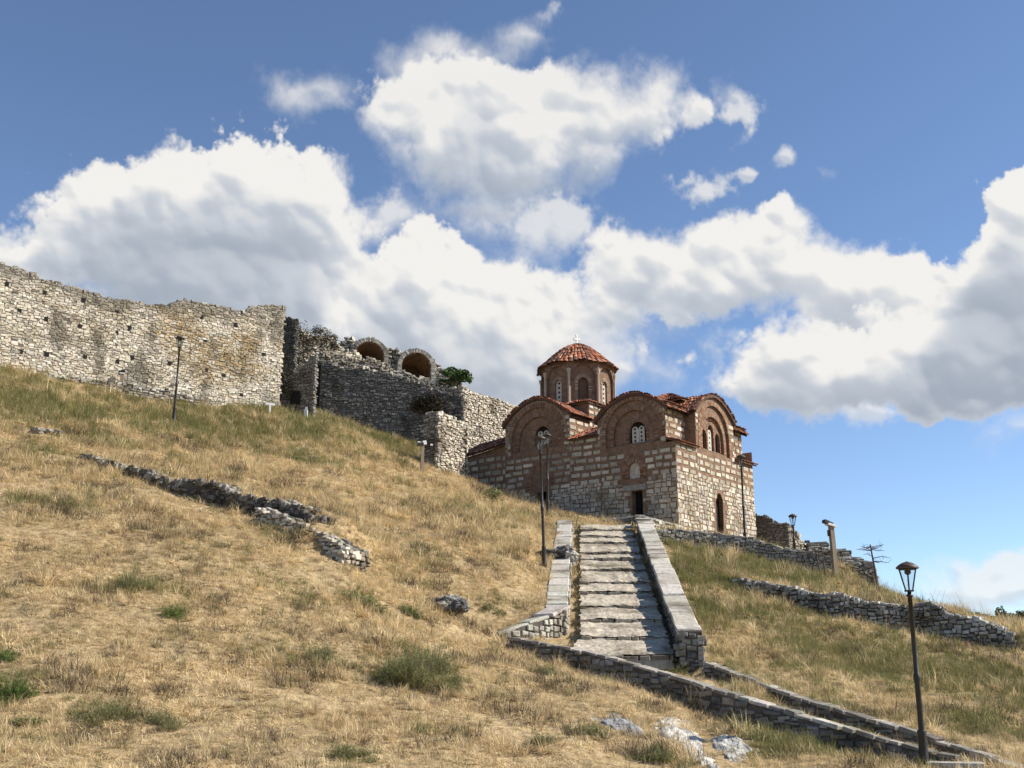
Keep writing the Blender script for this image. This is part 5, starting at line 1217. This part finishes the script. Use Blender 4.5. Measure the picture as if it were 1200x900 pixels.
# ------------------------------------------------------------------ street lamps
def make_lamp(loc, Ht, label, rz=0):
    root = thing('street_lamp', label, 'street lamp', loc, rz, 'black iron street lamps'); h = Ht
    mb = MB(); mb.lathe([(.115, -.4), (.115, .1), (.10, .16), (.085, .75), (.10, .8), (.085, .84)], n=12, col=(1, 1, 1)); mb.build('base', M['metal'], root)
    mb = MB(); mb.lathe([(.062, .8), (.058, h * .42), (.075, h * .43), (.075, h * .45), (.052, h * .46), (.046, h - .75), (.07, h - .74), (.07, h - .70), (.045, h - .68), (.035, h - .6)], n=12); mb.build('pole', M['metal'], root)
    mb = MB(); r0, r1, z0, z1 = .085, .20, h - .60, h - .14
    n = 6; mb.lathe([(r0 + .03, z0 - .03), (r0 + .03, z0)], n=n, smooth=False)
    for k in range(n):
        a = 2 * math.pi * k / n; c, s_ = math.cos(a), math.sin(a); a2 = 2 * math.pi * (k + 1) / n
        mb.tube([(r0 * c, r0 * s_, z0), (r1 * c, r1 * s_, z1)], [.016, .016], 5)
        mb.tube([(r1 * c, r1 * s_, z1), (r1 * math.cos(a2), r1 * math.sin(a2), z1)], [.02, .02], 5)
    mb.build('lantern_frame', M['metal'], root)
    mb = MB(); V = [((r * .97) * math.cos(2 * math.pi * k / n), (r * .97) * math.sin(2 * math.pi * k / n), z) for r, z in ((r0, z0), (r1, z1)) for k in range(n)]
    mb.add(V, [(k, (k + 1) % n, n + (k + 1) % n, n + k) for k in range(n)]); mb.build('glass_panes', M['glass'], root)
    mb = MB(); mb.lathe([(.235, z1), (.245, z1 + .03), (.19, z1 + .08), (.12, z1 + .125), (.055, z1 + .145), (.02, z1 + .16)], n=12); mb.build('lantern_roof', M['cap'], root)
    mb = MB(); mb.lathe([(.03, z1 - .13), (.07, z1 - .10), (.07, z1 - .02)], n=8); mb.build('bulb_holder', M['metal'], root)
    return root
def lamp_at(u, v, Y, vtop, label):
    if u < 639:
        q = on_ground(u, v); Y = q[1] if abs(q[1] - Y) < 9 else Y
    p = at(u, v, Y); top = at(u, vtop, Y)[2]; Ht = top - p[2]
    gzv = gz(p[0], p[1]); base = gzv - .02 if abs(gzv - p[2]) < 1.0 else p[2]
    return p[0], p[1], base, top - base
for u, v, Y, vt, lab in [
    (1083, 891, 25.0, 659, 'tallest nearest black street lamp beside the low ramp wall'),
    (638, 664, 38.6, 511, 'black street lamp standing in the dry grass left of the stair wall'),
    (642, 604, 60.8, 508, 'black street lamp partly hidden behind another lamp, in front of the left church door'),
    (203.5, 495, 58.2, 394, 'black street lamp on the upper slope against the long fortress wall'),
    (873, 629, 57.5, 533, 'black street lamp against the sunlit face of the church'),
    (931.5, 648, 62, 602.5, 'small black street lamp beside the dark ruin right of the church')]:
    x, y, b, Ht = lamp_at(u, v, Y, vt, lab); lp = make_lamp((x, y, b), Ht, lab, R(12)); lp.rotation_euler = (0, R(-1.7) if 636 < u < 640 else 0, R(12))

# ------------------------------------------------------------------ posts and signs
def post(name, u, v, Y, vtop, w, label, extras, cat='post', rz=.3, lean=0, material='wood'):
    q = on_ground(u, v); Y = q[1] if (abs(q[1] - Y) < 6 and u < 900) else Y
    p = at(u, v, Y); top = at(u, vtop, Y)[2]; g = gz(p[0], p[1]); b = min(g, p[2]) - .05; root = thing(name, label, cat, (p[0], p[1], b), rz); root.rotation_euler = (0, lean, rz); h = top - b
    mb = MB(); mb.box((0, 0, h / 2 - .15), w, w, h / 2 + .15, col=(1, 1, 1), taper=.94); mb.build('post', M[material], root)
    for nm, c, hx, hy, hz, tl, m_ in extras:
        mb = MB(); t = R(tl); mb.box((c[0], c[1], c[2] + h), hx, hy, hz, (math.cos(t), 0, math.sin(t)), (0, 1, 0), (-math.sin(t), 0, math.cos(t)), col=(.7, .7, .68)); mb.build(nm, M[m_], root)
    return root
post('floodlight_post', 980, 680, 52.6, 616, .105, 'thick leaning wooden post with a dark floodlight and pale cap', [('floodlight', (-.16, 0, .13), .22, .14, .07, -22, 'metal'), ('cap', (0, 0, .02), .22, .16, .05, -15, 'white'), ('cable_box', (-.17, 0, -.35), .03, .05, .14, 0, 'metal')], lean=-.03)
post('floodlight_post', 141, 463, 59.6, 438, .10, 'short brown wooden post with a small dark floodlight by the long wall', [('floodlight', (.03, 0, .12), .12, .1, .09, 10, 'metal'), ('cap', (0, 0, .01), .14, .12, .03, 0, 'white')])
post('floodlight_post', 494.5, 555, 66.5, 521, .09, 'weathered wooden post with white boxes and a dark floodlight in front of the buttress', [('floodlight', (-.12, 0, .0), .17, .1, .1, 0, 'metal'), ('white_lamp', (.12, 0, .12), .10, .07, .11, 12, 'white'), ('white_lamp', (-.2, -.02, .12), .1, .06, .035, -8, 'white'), ('white_lamp', (.5, -.1, .0), .07, .05, .04, -8, 'white'), ('lamp_bracket', (.27, -.05, -.03), .24, .015, .015, 0, 'metal')])
post('small_sign', 316, 486, 66.0, 474, .055, 'small white T shaped sign in the grass at the end of the long wall', [('sign_board', (0, 0, .02), .26, .05, .07, -3, 'white')], 'sign', material='white')
p = at(358.5, 483, 67.6); mb = MB(); b = gz(p[0], p[1]); mb.box((p[0], p[1], b + .28), .12, .1, .33, col=(.75, .74, .7), taper=.8); mb.box((p[0], p[1], b + .7), .06, .06, .1, col=(.75, .74, .7)); tag(mb.build('small_white_box', M['ashlar'], None, (p[0], p[1], b)), 'tiny white box in front of the dark doorway', 'stone')  # plain small white box, kind unknown

# ------------------------------------------------------------------ plants
def leaves(mb, c, rad, n, size, elong=1.6, surf=.5, gap=.35, seed=0, up=.3, shade=(.6, 1.35)):
    c, rad = np.array(c, float), np.array(rad, float)
    d = rng.normal(size=(n * 3, 3)); d /= np.linalg.norm(d, axis=1)[:, None]; r_ = rng.random(n * 3) ** (1 / (1 + 3 * surf))
    q = d * r_[:, None]
    k = fbm(q[:, 0] * 2.2 + seed, q[:, 2] * 2.2 + q[:, 1] * 1.7, 3, 241); lobe = 1 + .45 * fbm(d[:, 0] * 1.8 + seed, d[:, 2] * 1.8 + d[:, 1], 3, 251)
    ok = k > (gap - 1) * .35; q = q[ok][:n] * lobe[ok][:n, None]; d = d[ok][:n]; k = k[ok][:n]; m = len(q)
    P = c + q * rad
    N = d + rng.normal(size=(m, 3)) * .7 + np.array([0, 0, up]); N /= np.linalg.norm(N, axis=1)[:, None]
    T = np.cross(N, rng.normal(size=(m, 3))); T /= np.linalg.norm(T, axis=1)[:, None]; B = np.cross(N, T)
    s = size * rng.uniform(.6, 1.4, m)[:, None]
    V = np.stack([P - T * s * elong, P + B * s * .6 + N * s * .15, P + T * s * elong, P - B * s * .6 + N * s * .15], 1).reshape(-1, 3)
    Fq = np.arange(4 * m).reshape(-1, 4); sh = rng.uniform(*shade, (m, 1)) * (1 + .25 * np.sign(k)[:, None]); mb.add(V, Fq, np.repeat(sh, 3, 1))
def spray(mb, w, h, n, leaf=.02, lean=.8, bw=.004):
    V, Fc, C = [], [], []
    for i in range(n):
        a = rng.uniform(0, 6.283); r_ = w * .55 * math.sqrt(rng.random()); o = np.array([r_ * math.cos(a), r_ * math.sin(a), -.03])
        d = a + rng.normal() * .9; le = rng.uniform(.03, lean) * (.4 + .8 * r_ / (w * .55)); L_ = h * rng.uniform(.45, 1.1) * (1.1 - .4 * r_ / (w * .55))
        hd = np.array([math.cos(d), math.sin(d), 0]); sd = np.array([-hd[1], hd[0], 0]); s_ = sd * bw * rng.uniform(.6, 1.4); le2 = le + .5 * rng.random(); c = rng.uniform(.6, 1.35)
        m_ = o + L_ * .5 * (hd * math.sin(le) + np.array([0, 0, math.cos(le)])); e = m_ + L_ * .5 * (hd * math.sin(le2) + np.array([0, 0, math.cos(le2)]))
        b = len(V); V += [o - s_, o + s_, m_ + s_ * .8, m_ - s_ * .8, e + s_ * .3, e - s_ * .3]; Fc += [(b, b + 1, b + 2, b + 3), (b + 3, b + 2, b + 4, b + 5)]; C += [(c, c, c)] * 2
        for j in range(5):
            f = rng.uniform(.25, 1); q = o + (m_ - o) * f * 2 if f < .5 else m_ + (e - m_) * (f - .5) * 2
            v1 = rng.normal(size=3); v1[2] = abs(v1[2]); v1 /= np.linalg.norm(v1); v2 = np.cross(v1, rng.normal(size=3)); v2 /= np.linalg.norm(v2); l_ = leaf * rng.uniform(.6, 1.5)
            b = len(V); V += [q, q + v1 * l_ + v2 * l_ * .22, q + v1 * l_ * 2, q + v1 * l_ - v2 * l_ * .22]; Fc.append((b, b + 1, b + 2, b + 3)); c2 = c * rng.uniform(.8, 1.2); C.append((c2, c2, c2))
    mb.add(np.array(V), Fc, np.array(C))
def shrub(name, u, v, w, h, n, size, label, mat_='leaf', cat='shrub', elong=1.6, loc=None, stems=7, blobs=3, group=None):
    p = on_ground(u, v) if loc is None else np.array(loc, float); root = thing(name, label, cat, p, group=group)
    mb = MB(); tips = []
    for k in range(stems):
        a = random.uniform(0, 6.28); r_ = random.uniform(.1, .8) * w * .8; tip = np.array([r_ * math.cos(a), r_ * math.sin(a), h * random.uniform(.5, 1)]); tips.append(tip)
        mb.tube([(0, 0, -.1), tip * [.4, .4, .5], tip], [.012 + h * .008, .01 + h * .004, .004], 4, (.12, .09, .06))
    if name == 'weed_clump' or h < .6:
        mb = MB(); spray(mb, w * .85, h * 1.05, int(n * .26), size * (1.0 if name == 'weed_clump' else .8), 1.0)
        for q_ in range(8): m2 = MB(); spray(m2, w * .5, h * random.uniform(.35, .95), int(n * .05), size, 1.1); a_ = random.uniform(0, 6.28); off_ = np.array([math.cos(a_), math.sin(a_) * .7, 0]) * w * random.uniform(.45, 1.35); off_[2] = gz(p[0] + off_[0], p[1] + off_[1]) - p[2]; mb.add(np.concatenate(m2.V) + off_, m2.F[0][0], m2.F[0][1])
        mb; mb.build('foliage', M[mat_], root); return root
    mb.build('stems', M['plain'], root)
    mb = MB()
    for k in range(blobs):
        t = random.choice(tips); f = random.uniform(.55, .8) if blobs > 1 else 1
        leaves(mb, (t[0] * .7, t[1] * .7, h * .5 + (t[2] - h * .6) * .4), (w * f, w * f, h * .5 * f), n // blobs, size, elong, seed=k + u)
    mb.build('foliage', M[mat_], root); return root
shrub('weed_clump', 480, 805, .75, .95, 2600, .028, 'large grey green clump of feathery weeds in the middle of the dry slope', 'greyleaf', 'weed', 3.2, stems=16, blobs=5)
shrub('weed_clump', 510, 790, .5, .8, 1300, .026, 'tall weed clump leaning against the right side of the largest one', 'greyleaf', 'weed', 3.2, stems=12, blobs=3)
shrub('shrub', 428, 711, .5, .55, 520, .045, 'small dark leafy shrub with bare twigs left of the lone boulder', stems=9)
shrub('shrub', 483, 722, .32, .4, 240, .045, 'smaller dark sprig between the leafy shrub and the lone boulder', stems=6)
shrub('shrub', 14, 818, .32, .5, 700, .03, 'bright green bush at the left edge of the picture')
shrub('weed_clump', 8, 775, .25, .35, 300, .03, 'small bright green weed just above the bush at the left edge', cat='weed')
shrub('weed_clump', 33, 850, .2, .22, 300, .025, 'small green weed below the bush at the left edge', cat='weed')
shrub('weed_clump', 203, 722, .35, .28, 500, .025, 'low round green weed in the centre left of the dry slope', cat='weed')
shrub('weed_clump', 125, 845, .5, .4, 900, .022, 'hazy grey green weed near the lower left corner', 'greyleaf', 'weed', 3)
shrub('weed_clump', 190, 850, .4, .35, 600, .022, 'grey green weed just right of the hazy lower left one', 'greyleaf', 'weed', 3)
shrub('weed_clump', 375, 775, .4, .5, 700, .025, 'loose upright green weed left of the largest clump', 'greyleaf', 'weed', 3)
shrub('weed_clump', 640, 792, .38, .32, 900, .022, 'dense green tuft below the left end of the low dark wall', 'greyleaf', 'weed', 3)
shrub('weed_clump', 698, 862, .5, .25, 1000, .022, 'wide low green tuft left of the bedrock', 'greyleaf', 'weed', 3)
shrub('weed_clump', 637, 872, .28, .22, 500, .022, 'small round green tuft at the bottom centre', 'greyleaf', 'weed', 3)
shrub('weed_clump', 405, 888, .35, .25, 600, .022, 'low green tuft at the bottom edge left of centre', 'greyleaf', 'weed', 3)
shrub('weed_clump', 573, 716, .4, .3, 600, .024, 'low green tuft between the lone boulder and the flared stair wing', 'greyleaf', 'weed', 3)
shrub('weed_clump', 775, 892, .45, .35, 900, .022, 'green tuft below the white bedrock slab', 'greyleaf', 'weed', 3)
shrub('weed_clump', 345, 540, .8, .25, 900, .035, 'bright green patch of weeds on the upper slope right of the ruined footing', 'leaf', 'weed', 3, blobs=5)
shrub('weed_clump', 470, 545, .6, .7, 700, .04, 'dark bramble at the foot of the big shadowed wall', 'greyleaf', 'bramble', 2)
shrub('weed_clump', 150, 690, .5, .7, 700, .022, 'thin pale green weed stalks below the ruined footing', 'greyleaf', 'weed', 4, stems=14)
shrub('weed_clump', 800, 786, .4, .35, 700, .024, 'green grass tuft growing between the parapet end and the ramp', 'greyleaf', 'weed', 3)
shrub('shrub', 578, 590, .9, .9, 900, .04, 'grey green weeds growing along the shadowed base of the church', 'greyleaf', stems=10, blobs=5)
# ivy on the ruined tower
mb = MB(); iv = at(372, 400, 72.5)
for (u, v, Y, rx, rz_) in [(352, 392, 71.6, .6, .9), (362, 396, 72.2, .8, .9), (372, 394, 73, .9, .9), (382, 399, 73.7, .8, .8), (392, 404, 74.4, .6, .5), (358, 412, 71.6, .55, 1.0), (350, 425, 71.0, .4, .6), (336, 400, 71.8, .35, 1.4), (334, 430, 71.2, .4, 1.3), (375, 388, 74.0, .8, .35), (388, 396, 75.0, .6, .3), (334, 455, 69.2, .5, .7)]:
    leaves(mb, at(u, v, Y if v > 428 else Y + 9.0), (rx * 1.12, .45, rz_ * 1.12), 420, .05, 1.3, .4, .2, u, shade=(.3, 1.0))
M['ivy'] = leaf_mat('dull_ivy', (.075, .065, .035), (.11, .085, .045), .15)
tag(mb.build('ivy', M['ivy'], None, iv), 'brownish green creeper hanging over the ruined tower top', 'ivy')
mb = MB()
for (u, v, Y, rx, rz_) in [(502, 478, 79.7, 1.2, .7), (512, 483, 79.6, 1.0, .8), (493, 472, 79.7, .7, .5), (508, 468, 79.8, 1.0, .5)]: leaves(mb, at(u, v, Y), (rx, .5, rz_), 500, .06, 1.3, .4, .2, u, shade=(.2, .7))
tag(mb.build('ivy', M['ivy'], None, at(502, 478, 79.7)), 'dark creeper in the corner above the buttress', 'ivy')
# fig bush on the bastion top
pf = at(531, 453, 83.6); fig = thing('fig_bush', 'green fig bush sprouting from the ruin top right of the vaults', 'bush', pf); mb = MB(); lf = MB()
for k in range(20):
    a = random.uniform(0, 6.28); r_ = random.uniform(.3, 1.2); tip = np.array([r_ * math.cos(a) + .1, r_ * math.sin(a) * .6, random.uniform(.25, 1.5) * (1.1 - .35 * r_)]); mb.tube([(0, 0, -.3), tip * [.5, .5, .6], tip], [.035, .025, .012], 5, (.2, .17, .12))
    leaves(lf, tip, (.42, .42, .26), 60, .13, 1.2, .6, 0, k, up=1.0)
mb.build('branches', M['plain'], fig); lf.build('foliage', leaf_mat('fig_leaf', (.05, .10, .03), (.10, .15, .05), .3), fig)
# bare saplings on the right
def bare(u, v, Y, vtop, label, nb, spread, lean=0.0, thick=.06):
    p = at(u, v, Y); g = gz(p[0], p[1]); b = np.array([p[0], p[1], min(g, p[2] + .2) - .1]); h = at(u, vtop, Y)[2] - b[2]; root = thing('bare_tree', label, 'tree', b)
    mb = MB(); mb.tube([(0, 0, -.2), (lean * .5, 0, h * .5), (lean, 0, h)], [thick, thick * .75, thick * .45], 6, (.13, .10, .08)); mb.build('trunk', M['plain'], root)
    mb = MB()
    for k in range(nb):
        f = random.uniform(.62, 1.0); s_ = np.array([lean * f, 0, h * f]); a = random.choice((0, math.pi)) + random.uniform(-.9, .9); L_ = spread * random.uniform(.5, 1.1); e = s_ + np.array([math.cos(a) * L_, math.sin(a) * L_, random.uniform(-.15, .35) * L_]); m_ = (s_ + e) / 2 + np.array([0, 0, random.uniform(-.12, .1)])
        mb.tube([s_, m_, e], [.022, .016, .008], 4, (.11, .09, .07))
        for j in range(3):
            f2 = random.uniform(.4, 1); q = s_ + (e - s_) * f2; mb.tube([q, q + np.array([random.uniform(-.25, .25), random.uniform(-.2, .2), random.uniform(-.1, .3)])], [.009, .005], 3, (.11, .09, .07))
    mb.build('branches', M['plain'], root)
bare(1031, 692, 54, 638, 'dead leafless sapling with level twigs alone on the skyline', 12, .75, -.28, .07)
bare(968, 678, 52.4, 642, 'short bare forked sapling just left of the floodlight post', 7, .5, -.1, .05)
bare(963, 676, 52.8, 640, 'thin bare shrub against the terrace wall left of the forked sapling', 6, .35, -.25, .04)
# far trees at the right edge
for (u, v, w, h, lab) in [(1174, 727, .55, .75, 'leftmost tiny dark tree on the far terrace at the right edge'), (1185, 728, .55, .5, 'lowest middle tiny dark bush on the far terrace at the right edge'), (1198, 728, .7, .75, 'rightmost tiny dark tree cut by the right picture edge')]:
    p = at(u, v, 76); p[2] -= .1; r0 = thing('tree', lab, 'tree', p - [0, 0, .9]); mb = MB(); mb.tube([(0, 0, -.3), (0, 0, 1.2)], [.1, .06], 6, (.12, .09, .07)); mb.build('trunk', M['plain'], r0); mb = MB(); leaves(mb, (0, 0, 1.0 + h * .4), (w * .7, w * .7, h * .7), 500, .08, 1.2, .4, .1, u, shade=(.4, 1)); mb.build('crown', M['leaf'], r0)

# ------------------------------------------------------------------ sky with clouds
def aze(u, v):
    dx, dz = ray(u, v); return math.atan2(dx, 1), math.atan2(dz, math.hypot(dx, 1))
AZ0, AZ1, EL0, EL1 = R(-34), R(34), R(-4), R(42)
CWp, CHp = 1500, 1015
# each cloud: photo px centre, radii (100 px), weight; back to front
LAYERS = [
  dict(seed=900, thr=.30, soft=.9, dense=.5, bl=[  # thin veils and scraps
    (600, 300, .9, .5, .6), (560, 250, .5, .4, .55), (640, 420, .9, .5, .8), (450, 270, .5, .35, .55), (640, 275, .5, .35, .55), (700, 400, .8, .5, .65), (830, 400, .4, .4, .55), (470, 250, .4, .4, .5), (560, 440, .8, .4, .75), (470, 400, 1.0, .4, .7), (700, 370, .7, .5, .65), (740, 440, .5, .35, .6), (590, 480, .6, .25, .5), (780, 450, .35, .3, .55), (345, 98, .55, .26, .9), (385, 110, .4, .2, .7), (525, 70, .65, .32, .9), (605, 32, .5, .2, .88), (640, 5, .3, .12, .7), (480, 95, .5, .3, .7), (455, 65, .28, .22, .55), (570, 60, .4, .2, .55),
    (850, 118, .32, .3, .66), (640, 255, .6, .3, .5), (1195, 502, .5, .18, .7), (1175, 668, .85, .17, .97), (1210, 700, 1.1, .26, .97), (1120, 700, .6, .16, .85), (1140, 680, .5, .12, .7), (913, 176, .18, .12, .56), (864, 196, .15, .1, .54), (975, 200, .16, .09, .42), (1010, 305, .25, .14, .42), (20, 297, .5, .25, .6), (60, 300, .7, .3, .6), (820, 225, .35, .25, .62), (880, 470, .5, .18, .5), (1020, 480, .9, .2, .62)]),
  dict(seed=300, thr=.44, soft=.5, dense=.85, bl=[  # middle bank and bright tops
    (430, 340, .8, .5, .85), (490, 300, .65, .42, .78), (520, 350, .95, .5, .9), (600, 365, .85, .45, .85), (480, 395, 1.2, .42, .8), (590, 400, .9, .35, .7), (640, 350, .5, .3, .6), (560, 430, .95, .42, .88), (630, 440, .65, .38, .8), (500, 430, 1.0, .42, .85), (420, 400, 1.0, .45, .88), (680, 400, .55, .36, .7), (720, 430, .4, .3, .6),
    (770, 310, .75, .45, .9), (850, 288, .8, .5, .97), (910, 262, .5, .32, .85), (730, 300, .5, .3, .6), (840, 345, .95, .42, .9), (715, 355, .6, .32, .7), (940, 325, .6, .42, .9), (1000, 350, .75, .42, .96), (1060, 345, .6, .40, .92), (1040, 400, 1.0, .5, .9)]),
  dict(seed=500, thr=.44, soft=.75, dense=.7, bl=[  # upper cloud
    (470, 130, .65, .48, .9), (560, 105, .75, .48, .96), (600, 150, 1.25, .65, 1), (690, 105, .8, .5, .96), (765, 105, .55, .45, .9), (720, 150, .85, .48, .92), (600, 205, .95, .42, .88), (580, 240, .7, .28, .62), (530, 185, .65, .42, .75), (820, 120, .3, .3, .55)]),
  dict(seed=700, thr=.46, soft=.38, dense=1.35, bl=[  # left cumulus, right grey bank
    (105, 258, .65, .45, .85), (185, 225, .75, .55, .96), (275, 212, .75, .48, .96), (335, 228, .75, .58, 1), (385, 265, .6, .5, .85), (250, 280, 1.55, .6, 1), (220, 335, 1.9, .52, .97), (65, 300, .5, .25, .6), (330, 400, 1.2, .34, .8), (350, 362, .6, .4, .9), (140, 380, 1.3, .3, .7), (-60, 300, .6, .35, .6),
    (1100, 420, 1.35, .58, 1), (905, 415, .8, .42, .92), (1160, 330, .55, .5, .9), (1197, 250, .5, .42, .93), (1215, 330, .85, .75, 1), (1170, 420, 1.0, .55, 1), (1290, 330, 1.0, .9, 1), (1000, 450, 1.0, .3, .88), (1100, 462, 1.3, .28, .9), (890, 448, .7, .28, .82), (960, 400, .6, .35, .7)])]
def clouds_rgba():
    k = 100 / F
    A, E_ = np.meshgrid(np.linspace(AZ0, AZ1, CWp), np.linspace(EL0, EL1, CHp))
    x, y = A / k, E_ / k
    px = CWp / (AZ1 - AZ0) * k
    def pt(u, v):
        a, e = aze(u, v); return a / k, e / k
    def shift(a_, dx, dy): return np.roll(np.roll(a_, -int(round(dx)), 1), -int(round(dy)), 0)
    def blur(a_, n):
        for ax in (0, 1):
            c = np.cumsum(np.pad(a_, [(n + 1, n) if q == ax else (0, 0) for q in (0, 1)], mode='edge'), axis=ax)
            a_ = (np.take(c, np.arange(2 * n + 1, c.shape[ax]), ax) - np.take(c, np.arange(0, c.shape[ax] - 2 * n - 1), ax)) / (2 * n + 1)
        return a_
    def bil(s, o, sd, g=.5):
        t_, a_, tot = 0, 1.0, 0; xx, yy = x * s, y * s
        for i in range(o):
            t_ = t_ + a_ * np.abs(vnoise(xx + 7.7 * i, yy + 3.1 * i, sd + i)); tot += a_; a_ *= g; xx, yy = xx * .8 * 2.07 - yy * .6 * 2.07, xx * .6 * 2.07 + yy * .8 * 2.07
        return t_ / tot
    sx, sy = .42, .907
    RGB = np.zeros(x.shape + (3,)); AL_ = np.zeros(x.shape)
    for Ly in LAYERS:
        sd = Ly['seed']
        wx = .26 * fbm(x * 1.0, y * 1.0, 4, sd + 1) + .09 * fbm(x * 3.6, y * 3.6, 6, sd + 11, .62); wy = .22 * fbm(x * 1.0 + 50, y * 1.0, 4, sd + 21) + .09 * fbm(x * 3.6, y * 3.6 + 40, 6, sd + 31, .62)
        X, Y = x + wx, y + wy
        keep = np.ones(x.shape)
        for u, v, a, b, w in Ly['bl']:
            cx, cy = pt(u, v); keep *= 1 - np.clip(w * np.exp(-1.1 * (((X - cx) / a) ** 2 + ((Y - cy) / b) ** 2)), 0, .995)
        ex_ = -np.log(keep); ex_ = ex_ / (1 + .25 * ex_)
        b1 = bil(1.7, 6, sd + 51, .55); n1 = fbm(x * 1.9, y * 1.9, 9, sd + 41, .66)
        es = sstep(-.35, .4, fbm(x * .7, y * .7, 3, sd + 71))
        f = ex_ - Ly['thr'] - .05 + .72 * (b1 - .34) + .66 * n1
        alpha = sstep(-.04, Ly['soft'] * (.40 + 1.5 * es), f)
        alpha = alpha * sstep(.05, .22, ex_)
        thick = np.clip(f, 0, 2.2) * Ly['dense']
        b2 = bil(1.15, 3, sd + 91, .5)
        Hh = np.sqrt(np.clip(f, 0, 2.5) + 1e-3) * .8 + .8 * b2
        occ = np.zeros(x.shape)
        for i in range(1, 19): occ += np.clip(shift(thick, sx * .08 * i * px, sy * .08 * i * px), 0, 1.4) * (.95 ** i)
        Hs = blur(blur(Hh, 5), 5) + .22 * blur(Hh + .3 * b1, 2); gy_, gx_ = np.gradient(Hs); lam = -(gx_ * sx + gy_ * sy) * px
        light = np.exp(-blur(occ, 6) * .108)
        lit = .13 + .90 * sstep(.02, .9, light) + .40 * np.tanh(lam * .75) * (.35 + .65 * light) + .22 * (b2 - .33)
        thin = 1 - sstep(.05, .7, f); lit = lit * (1 - .45 * thin) + .45 * thin * .84
        lit = np.clip(lit, 0, 1.0)[..., None]
        c0, c1, c2 = np.array([.41, .465, .55]), np.array([.63, .675, .74]), np.array([1.0, .98, .94])
        rgb = np.where(lit < .5, c0 + (c1 - c0) * (lit / .5), c1 + (c2 - c1) * np.clip((lit - .5) / .5, 0, 1))
        al = np.clip(alpha * min(1, Ly['dense'] + .25), 0, 1)[..., None]
        RGB = rgb * al + RGB * (1 - al); AL_ = al[..., 0] + AL_ * (1 - al[..., 0])
    edge = sstep(0, .06, (A - AZ0) / (AZ1 - AZ0)) * sstep(0, .06, (AZ1 - A) / (AZ1 - AZ0)) * sstep(0, .08, (EL1 - E_) / (EL1 - EL0)) * sstep(0, .05, (E_ - EL0) / (EL1 - EL0))
    RGB = RGB / np.maximum(AL_, 1e-4)[..., None]
    return np.concatenate([np.clip(RGB, 0, 1), (AL_ * edge * .985)[..., None]], -1).astype(np.float32), (A, E_)
def clouds():
    out, _ = clouds_rgba()
    im = bpy.data.images.new('cloud_layer', CWp, CHp, alpha=True, float_buffer=True); im.colorspace_settings.name = 'Non-Color'; im.alpha_mode = 'CHANNEL_PACKED'
    im.pixels.foreach_set(out.ravel()); im.update(); im.pack()
    return im
SUN_AZ, SUN_EL = R(90), R(37)
world = bpy.data.worlds.new('World'); scene.world = world; world.use_nodes = True
t = NT(world); t.n.clear()
outw = t.new('ShaderNodeOutputWorld'); bg = t.new('ShaderNodeBackground')
sky = t.new('ShaderNodeTexSky'); sky.sky_type = 'NISHITA'; sky.sun_disc = False; sky.sun_elevation = SUN_EL; sky.sun_rotation = SUN_AZ
sky.altitude = 200; sky.air_density = .75; sky.dust_density = .0; sky.ozone_density = 3.0
SKY_S = 0.112
bg.inputs['Strength'].default_value = SKY_S
tc = t.new('ShaderNodeTexCoord'); sep = t.new('ShaderNodeSeparateXYZ'); t.link(tc.outputs['Generated'], sep.inputs[0])
azn = t.math('ARCTAN2', sep.outputs[0], sep.outputs[1]); el = t.math('ARCSINE', sep.outputs[2])
uu = t.math('DIVIDE', t.math('SUBTRACT', azn, AZ0), AZ1 - AZ0); vv = t.math('DIVIDE', t.math('SUBTRACT', el, EL0), EL1 - EL0)
cmb = t.new('ShaderNodeCombineXYZ'); t.link(uu, cmb.inputs[0]); t.link(vv, cmb.inputs[1])
img = t.new('ShaderNodeTexImage'); img.image = clouds(); img.extension = 'CLIP'; img.interpolation = 'Cubic'; t.link(cmb.outputs[0], img.inputs[0])
CLOUD_GAIN = .60
hs_ = t.new('ShaderNodeHueSaturation'); hs_.inputs['Saturation'].default_value = .98; hs_.inputs['Value'].default_value = 1.0; t.link(sky.outputs[0], hs_.inputs['Color'])
cl = t.mixc('MULTIPLY', 1.0, img.outputs['Color'], (CLOUD_GAIN / SKY_S,) * 3)
mx = t.mixc('MIX', img.outputs['Alpha'], hs_.outputs[0], cl)
t.link(mx, bg.inputs[0]); t.link(bg.outputs[0], outw.inputs[0])

sl = bpy.data.lights.new('sun', 'SUN'); sl.energy = 4.9; sl.angle = R(.53); sl.color = (1.0, .93, .82)
so_ = bpy.data.objects.new('sun', sl); COL.objects.link(so_)
dsun = Vector((math.sin(SUN_AZ) * math.cos(SUN_EL), math.cos(SUN_AZ) * math.cos(SUN_EL), math.sin(SUN_EL)))
so_.rotation_euler = (-dsun).to_track_quat('-Z', 'Y').to_euler(); so_.location = (40, 20, 60)

scene.view_settings.view_transform = 'Standard'; scene.view_settings.look = 'None'; scene.view_settings.gamma = 1.0; scene.view_settings.exposure = 0.6; scene.view_settings.use_curve_mapping = False
scene.cycles.max_bounces = 5; scene.cycles.diffuse_bounces = 2; scene.cycles.transparent_max_bounces = 12
scene.cycles.use_denoising = True
